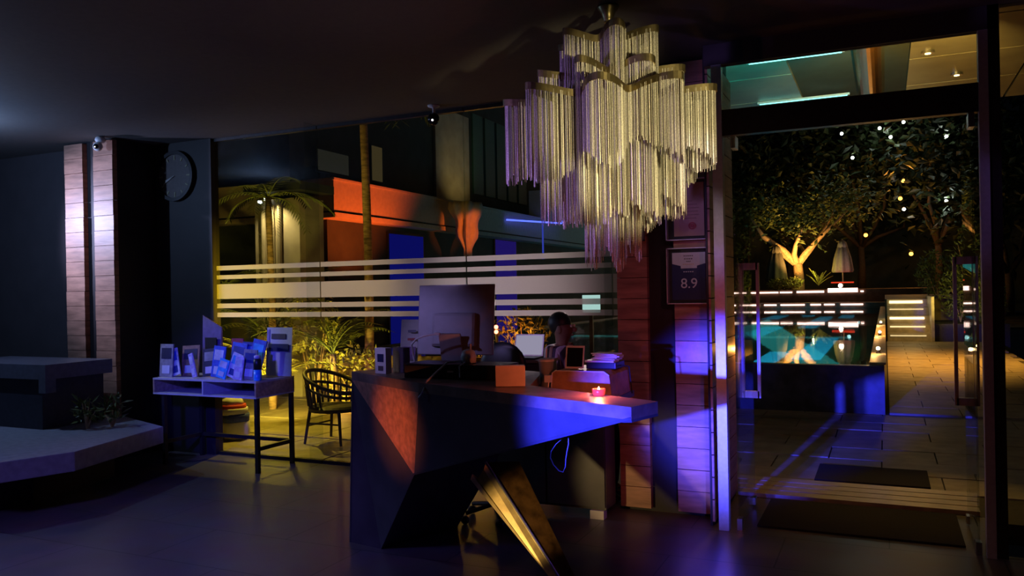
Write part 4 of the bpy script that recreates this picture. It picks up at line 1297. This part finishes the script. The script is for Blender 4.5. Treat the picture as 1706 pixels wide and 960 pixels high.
for sx, sy in ((-0.19, -0.19), (0.19, -0.19), (-0.19, 0.19), (0.19, 0.19)):
    MB().tube([(cxr + sx, cyr + sy, 0.36), (cxr + sx * 1.25, cyr + sy * 1.2, 0.0)], [0.018, 0.014], 8).build('leg', M['rattan'], ra)
MB().tube([(cxr - 0.22, cyr - 0.20, 0.19), (cxr - 0.22, cyr + 0.20, 0.19)], 0.010, 6).build('stretcher', M['rattan'], ra)
MB().tube([(cxr - 0.20, cyr - 0.21, 0.22), (cxr + 0.20, cyr - 0.21, 0.22)], 0.010, 6).build('stretcher', M['rattan'], ra)

# low timber planter wall outside
lw = thing('planter_wall', (-6.5, 10.2, 0), 'low dark timber planter wall beyond the patio', 'planter')
for k in range(3):
    MB().box(-8.2, -3.0, 10.35 + 0.004 * k, 10.42, 0.02 + k * 0.22, 0.02 + k * 0.22 + 0.205).build('board', M['deck'], lw)
for xx in (-8.1, -6.4, -4.7, -3.1):
    MB().box(xx - 0.05, xx + 0.05, 10.42, 10.5, 0, 0.70).build('post', M['deck'], lw)

# ------------------------------------------------------------------ neighbouring building with lit fascia
bd = thing('pool_house', (-10.5, 20, 0), 'long two storey building with orange lit fascia beyond the glass wall', 'building')
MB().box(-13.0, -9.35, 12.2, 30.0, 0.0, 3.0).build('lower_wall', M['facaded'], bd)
fs_ = MB()
fs_.box(-13.0, -9.0, 11.95, 30.0, 3.13, 3.68)
fs_.build('fascia', M['fascia'], bd)
MB().box(-13.0, -8.96, 11.92, 30.0, 3.0, 3.09).build('lower_moulding', M['fascia'], bd)
MB().box(-13.0, -9.03, 11.98, 30.0, 3.09, 3.13).build('moulding_recess', M['facaded'], bd)
MB().box(-13.0, -8.97, 11.93, 30.0, 3.68, 3.72).build('upper_moulding', M['fascia'], bd)
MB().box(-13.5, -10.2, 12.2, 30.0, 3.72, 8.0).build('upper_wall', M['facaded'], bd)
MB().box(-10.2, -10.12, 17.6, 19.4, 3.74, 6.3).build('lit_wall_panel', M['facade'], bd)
for k in range(5):
    MB().box(-10.2, -10.15, 19.7 + k * 0.75, 20.3 + k * 0.75, 4.3, 6.5).build('shutter', mat('teal_shutter', (0.05, 0.16, 0.14), 0.5), bd)
wA = MB().box(-10.2, -10.16, 12.95, 14.05, 4.05, 4.55).build('window', M['facaded'], bd)
MB().box(-10.16, -10.15, 13.0, 14.0, 4.09, 4.50).build('pane', emis('dim_window', (0.30, 0.28, 0.2), 0.05), wA)
wB = MB().box(-10.2, -10.16, 14.83, 15.3, 4.05, 4.9).build('window', M['facaded'], bd)
MB().box(-10.16, -10.15, 14.87, 15.26, 4.1, 4.86).build('pane', emis('dim_window2', (0.42, 0.30, 0.12), 0.10), wB)
wC = MB().box(-9.35, -9.31, 14.15, 15.6, 0.1, 2.9).build('doorway', M['dark_steel'], bd)
MB().box(-9.31, -9.30, 14.2, 15.55, 0.2, 2.85).build('pane', emis('blue_window', (0.03, 0.035, 1.0), 0.11), wC)
wD = MB().box(-9.35, -9.31, 19.2, 20.6, 0.3, 3.0).build('doorway', M['dark_steel'], bd)
MB().box(-9.31, -9.30, 19.25, 20.55, 0.4, 2.98).build('pane', emis('violet_window', (0.10, 0.05, 0.9), 0.13), wD)
MB().box(-9.3, -8.95, 21.5, 30.0, 3.72, 4.5).build('parapet', M['facade'], bd)
dr = thing('hanging_drape', (-8.6, 16.2, 1.6), 'gathered cloth drape lit orange hanging from the fascia', 'drape')
vs, fs = [], []
NS, NR = 40, 10
for j in range(NR + 1):
    z = 3.62 - 1.30 * j / NR
    r = 0.42 * (1 - j / NR) ** 0.8 + 0.05 + 0.05 * math.sin(j * 1.4)
    for k in range(NS):
        a = 2 * math.pi * k / NS
        q = r * (1 + 0.22 * math.sin(7 * a + j * 0.3))
        vs.append((-8.55 + q * math.cos(a) * 0.6, 16.2 + q * math.sin(a) + 0.04 * j / NR, z))
for j in range(NR):
    for k in range(NS):
        k2 = (k + 1) % NS
        fs.append((j * NS + k, j * NS + k2, (j + 1) * NS + k2, (j + 1) * NS + k))
fs += [tuple(range(NS)), tuple(range((NR + 1) * NS - 1, NR * NS - 1, -1))]
MB().add(vs, fs).build('cloth', M['fascia'], dr, smooth=True)
MB().tube([(-8.6, 16.2, 3.5), (-8.98, 16.2, 3.6)], 0.02, 6).build('hook', M['dark_steel'], dr)
lamp('drape_flood', 'SPOT', (-6.6, 15.2, 2.6), (1.0, 0.16, 0.02), 150, 0.02, (-8.55, 16.2, 3.0), 30, 0.7)
# blue light tubes
lt = thing('blue_light_frame', (-8.8, 20.7, 2.2), 'blue light tubes slanting out beside the violet doorway', 'light')
for p, q, e_ in (((-8.94, 19.2, 3.48), (-8.6, 22.25, 3.58), 2.5), ((-8.6, 22.25, 3.58), (-8.6, 23.0, 4.0), 3.5), ((-8.74, 21.15, 2.5), (-8.74, 21.15, 3.9), 0.4)):
    MB().tube([p, q], 0.025, 6).build('light_tube', emis('blue_tube_%d' % int(e_ * 10), (0.08, 0.12, 1.0), e_), lt)

# things by the pool seen low through the glass
for k, (x, y_, z, r, lab) in enumerate(((-5.55, 12.6, 1.0, 0.38, 'amber lit shrub beside the red lamps'), (-4.75, 12.6, 1.0, 0.40, 'orange lit shrub behind the seated person'))):
    bush('pot_shrub', (x, 10.75, z * 0.95), (r, 0.2, r * 1.05), 420, 0.10, 0.04, M['leafy'], lab, seed=60 + k, stemz=0.0)
lamp('shrub_lamp', 'POINT', (-5.45, 10.45, 1.0), (1.0, 0.50, 0.06), 10, 0.05)
lamp('shrub_lamp', 'POINT', (-4.75, 10.45, 0.9), (1.0, 0.32, 0.05), 8, 0.05)
rl = thing('red_lantern', (-5.1, 10.4, 0), 'red lantern with two bright lamps on a post outside', 'lantern')
MB().tube([(-5.13, 10.6, 0), (-5.13, 10.6, 1.0)], 0.02, 6).build('post', M['dark_steel'], rl)
for z in (1.02, 1.09):
    MB().ball((-5.13, 10.58, z), 0.03, 10, 8).build('bulb', emis('red_bulb', (1, 0.12, 0.06), 14), rl)
lb = thing('light_box', (-4.1, 12, 1.2), 'pale glowing sign box standing at the pool edge', 'light box')
MB().box(-3.95, -3.70, 11.0, 11.06, 1.28, 1.53).build('panel', emis('sign_panel', (0.55, 0.85, 0.80), 0.8), lb)
MB().box(-3.85, -3.80, 11.0, 11.05, PZ, 1.28).build('post', M['dark_steel'], lb)

# ------------------------------------------------------------------ garden beyond the pool
def tree(name, c, h, label, seed, leaves, rad, m, trunk=0.28, bark='bark', group=None, leafL=0.35, bz=0.0, spread=1.0):
    q = random.Random(seed)
    t = thing(name, (c[0], c[1], bz), label, 'tree', group)
    tb_ = MB()
    base = Vector((c[0], c[1], bz))
    fork = base + Vector((0, 0, h * 0.22))
    tb_.tube([base, base * 0.5 + fork * 0.5 + Vector((0.05, 0, 0)), fork], [trunk, trunk * 0.75, trunk * 0.68], 10)
    ends = []
    for k in range(6):
        a = 6.283 * k / 6 + q.uniform(-0.4, 0.4)
        sp = spread * q.uniform(0.6, 1.1)
        e = fork + Vector((math.cos(a) * h * 0.42 * sp, math.sin(a) * h * 0.3 * sp, h * q.uniform(0.26, 0.5)))
        mpt = fork.lerp(e, 0.5) + Vector((q.uniform(-0.1, 0.1) * h, 0, q.uniform(-0.06, 0.03) * h))
        tb_.tube([fork - Vector((0, 0, 0.1)), fork.lerp(mpt, 0.5) + Vector((q.uniform(-.03, .03) * h, 0, 0)), mpt, e], [trunk * 0.5, trunk * 0.42, trunk * 0.34, trunk * 0.15], 8)
        ends.append(e)
    tb_.build('trunk', M[bark], t, smooth=True)
    mb = MB()
    for i in range(leaves):
        e = q.choice(ends) + Vector((q.gauss(0, rad[0] * 0.36), q.gauss(0, rad[1] * 0.36), q.gauss(0.25 * rad[2], rad[2] * 0.33)))
        mb.leaf(e, (q.uniform(-1, 1), q.uniform(-1, 1), q.uniform(-0.7, 0.7)), (q.uniform(-1, 1), q.uniform(-1, 1), 1), leafL * q.uniform(0.6, 1.3), leafL * 0.5)
    tag(mb.build('foliage', m, t), kind='stuff')
    return t


tree('garden_tree', (-4.05, 44.0), 6.2, 'spreading garden tree with amber lit forked trunk beyond the pool', 12, 2600, (2.2, 1.6, 1.9), M['leaf'], 0.34, 'bark', None, 0.34, 1.42)
for k, (x, y_, h, s) in enumerate(((-9.5, 49, 9, 1), (-1.2, 50.5, 11, 2), (2.6, 48, 10, 3), (-5.2, 51, 12, 4), (5.5, 46, 9.5, 5))):
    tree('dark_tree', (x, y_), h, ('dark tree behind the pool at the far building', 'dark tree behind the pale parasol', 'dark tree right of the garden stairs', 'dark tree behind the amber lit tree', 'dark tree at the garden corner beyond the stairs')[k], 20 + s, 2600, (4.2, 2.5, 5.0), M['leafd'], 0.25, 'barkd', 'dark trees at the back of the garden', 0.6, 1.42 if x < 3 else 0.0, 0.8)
struct(MB().box(-16, 9, 53.5, 54, 0, 7.5), 'wall_garden', M['facaded'])
struct(MB().box(-16, 9, 40, 60, -0.4, -0.3), 'ground', M['ground'])
for k, (x, y_, r, m, lab) in enumerate(((-4.9, 42.6, 0.35, 'leafy', 'small round yellow lit bush at the foot of the tree'), (-4.15, 42.5, 0.38, 'leafy', 'low pale lit bush in front of the tree trunk'))):
    bush('garden_bush', (x, y_, 1.42 + r * 0.8), (r * 1.3, r, r * 0.8), 300, 0.16, 0.08, M[m], lab, seed=80 + k, stemz=1.42)
frond_plant('agave', (-2.95, 42.4, 1.62), 12, 0.95, 'spiky yellow lit plant right of the garden tree', M['leafy'], seed=31, wl=0.10, wid=0.06, droop=0.3, trunk=None)
for k, (x, y_, z, rx, rz_) in enumerate(((1.95, 26.3, 1.3, 0.55, 0.85), (2.3, 26.6, 1.9, 0.6, 1.5), (1.5, 29.0, 1.9, 0.6, 0.8), (2.6, 25.6, 1.0, 0.4, 0.7))):
    bush('garden_shrub', (x, y_, z), (rx, 0.5, rz_), 700, 0.16, 0.05, M['leaf'], ('loose green shrub beside the garden stairs', 'tall green shrub behind the stairs shrub', 'dark shrub on the terrace above the stairs', 'low shrub at the path end right of the stairs')[k], seed=90 + k, stemz=1.15 if k == 2 else 0.5)


def parasol(x, y_, z0, z1, ztop, r, m, label):
    t = thing('parasol', (x, y_, 1.42), label, 'parasol')
    MB().lathe([(0.25, 0), (0.25, 0.06), (0.05, 0.08)], (x, y_, 1.42), 16).build('base', M['dark_steel'], t)
    MB().tube([(x, y_, 1.45), (x, y_, ztop)], 0.03, 8).build('pole', M['coping'], t)
    h = z1 - z0
    MB().lathe([(r * 1.0, 0), (r * 1.08, h * 0.06), (r * 0.86, h * 0.45), (r * 0.52, h * 0.78), (r * 0.36, h * 0.80)], (x, y_, z0), 48, fold=8, amp=0.12).build('canopy', m, t, smooth=True)
    MB().lathe([(r * 0.55, h * 0.76), (r * 0.42, h * 0.92), (r * 0.06, h * 1.0)], (x, y_, z0), 48, fold=8, amp=0.08).build('vent_cap', m, t, smooth=True)
    return t


parasol(-1.86, 43.0, 2.25, 3.85, 3.9, 0.42, M['canvas'], 'closed pale canvas parasol standing beyond the pool')
parasol(-5.0, 43.2, 1.85, 3.75, 3.8, 0.46, M['canvasd'], 'closed dark parasol in front of the amber lit tree')
lamp('parasol_lamp', 'POINT', (-1.9, 41.2, 2.4), (1.0, 0.60, 0.42), 14, 0.1)
tbx = thing('bar_table', (-1.86, 42.3, 1.42), 'small table glowing red under the pale parasol', 'table')
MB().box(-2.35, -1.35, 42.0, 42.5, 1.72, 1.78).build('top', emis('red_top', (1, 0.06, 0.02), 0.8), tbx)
MB().tube([(-1.86, 42.25, 1.42), (-1.86, 42.25, 1.72)], 0.05, 8).build('leg', M['dark_steel'], tbx)
MB().ball((-1.93, 41.9, 1.60), 0.10, 10, 8).build('lamp', emis('table_lamp', (1, 0.75, 0.55), 12), tbx)

# lamps hung in the garden trees and at the pool edge
warm_b = emis('garden_bulb_warm', (1, 0.42, 0.06), 5)
cool_b = emis('garden_bulb_cool', (0.9, 1.0, 0.9), 14)


def globe(x, y_, z, r, m, col, pw, label, grp):
    t = thing('garden_lamp', (x, y_, z), label, 'lamp', grp)
    MB().ball((x, y_, z), r, 10, 8).build('bulb', m, t)
    MB().lathe([(r * 0.5, r * 0.8), (r * 0.9, r * 1.1), (r * 0.2, r * 1.5)], (x, y_, z), 10).build('cap', M['dark_steel'], t)
    if pw:
        lamp('garden_lamp_light', 'POINT', (x, y_ - 0.3, z), col, pw * 0.3, 0.02)
    return t


WG, CG = 'amber lamps hung among the garden trees', 'white lamps hung among the garden trees'
for x, z, pw in ((-0.85, 4.20, 70), (0.95, 6.9, 90), (1.25, 3.15, 90), (0.80, 6.0, 40)):
    globe(x, 46.0, z, 0.10, warm_b, (1, 0.40, 0.05), pw * 2.2, 'amber lamp hanging among the dark garden trees', WG)
for x, z, pw in ((-1.9, 9.5, 50), (-1.4, 8.2, 30), (-0.1, 9.6, 60), (1.0, 9.8, 30), (2.9, 8.9, 20), (2.85, 5.7, 60), (0.95, 5.4, 30), (0.4, 9.1, 60)):
    globe(x, 45.5, z, 0.08, cool_b, (0.85, 1, 0.85), pw, 'small white lamp hanging among the dark garden trees', CG)
for y_, in ((12.6,), (17.0,), (21.5,)):
    t = thing('coping_lamp', (-0.30, y_, PZ), 'small bright amber lamp on the pool coping', 'lamp', 'amber lamps along the pool coping')
    MB().lathe([(0.03, 0), (0.03, 0.05)], (-0.10, y_, PZ + 0.031), 10).build('base', M['dark_steel'], t)
    MB().ball((-0.10, y_, PZ + 0.10), 0.026, 10, 8).build('bulb', emis('coping_bulb', (1, 0.6, 0.25), 30), t)
    lamp('coping_lamp_light', 'POINT', (-0.16, y_ - 0.15, PZ + 0.16), (1, 0.5, 0.14), 5, 0.03)
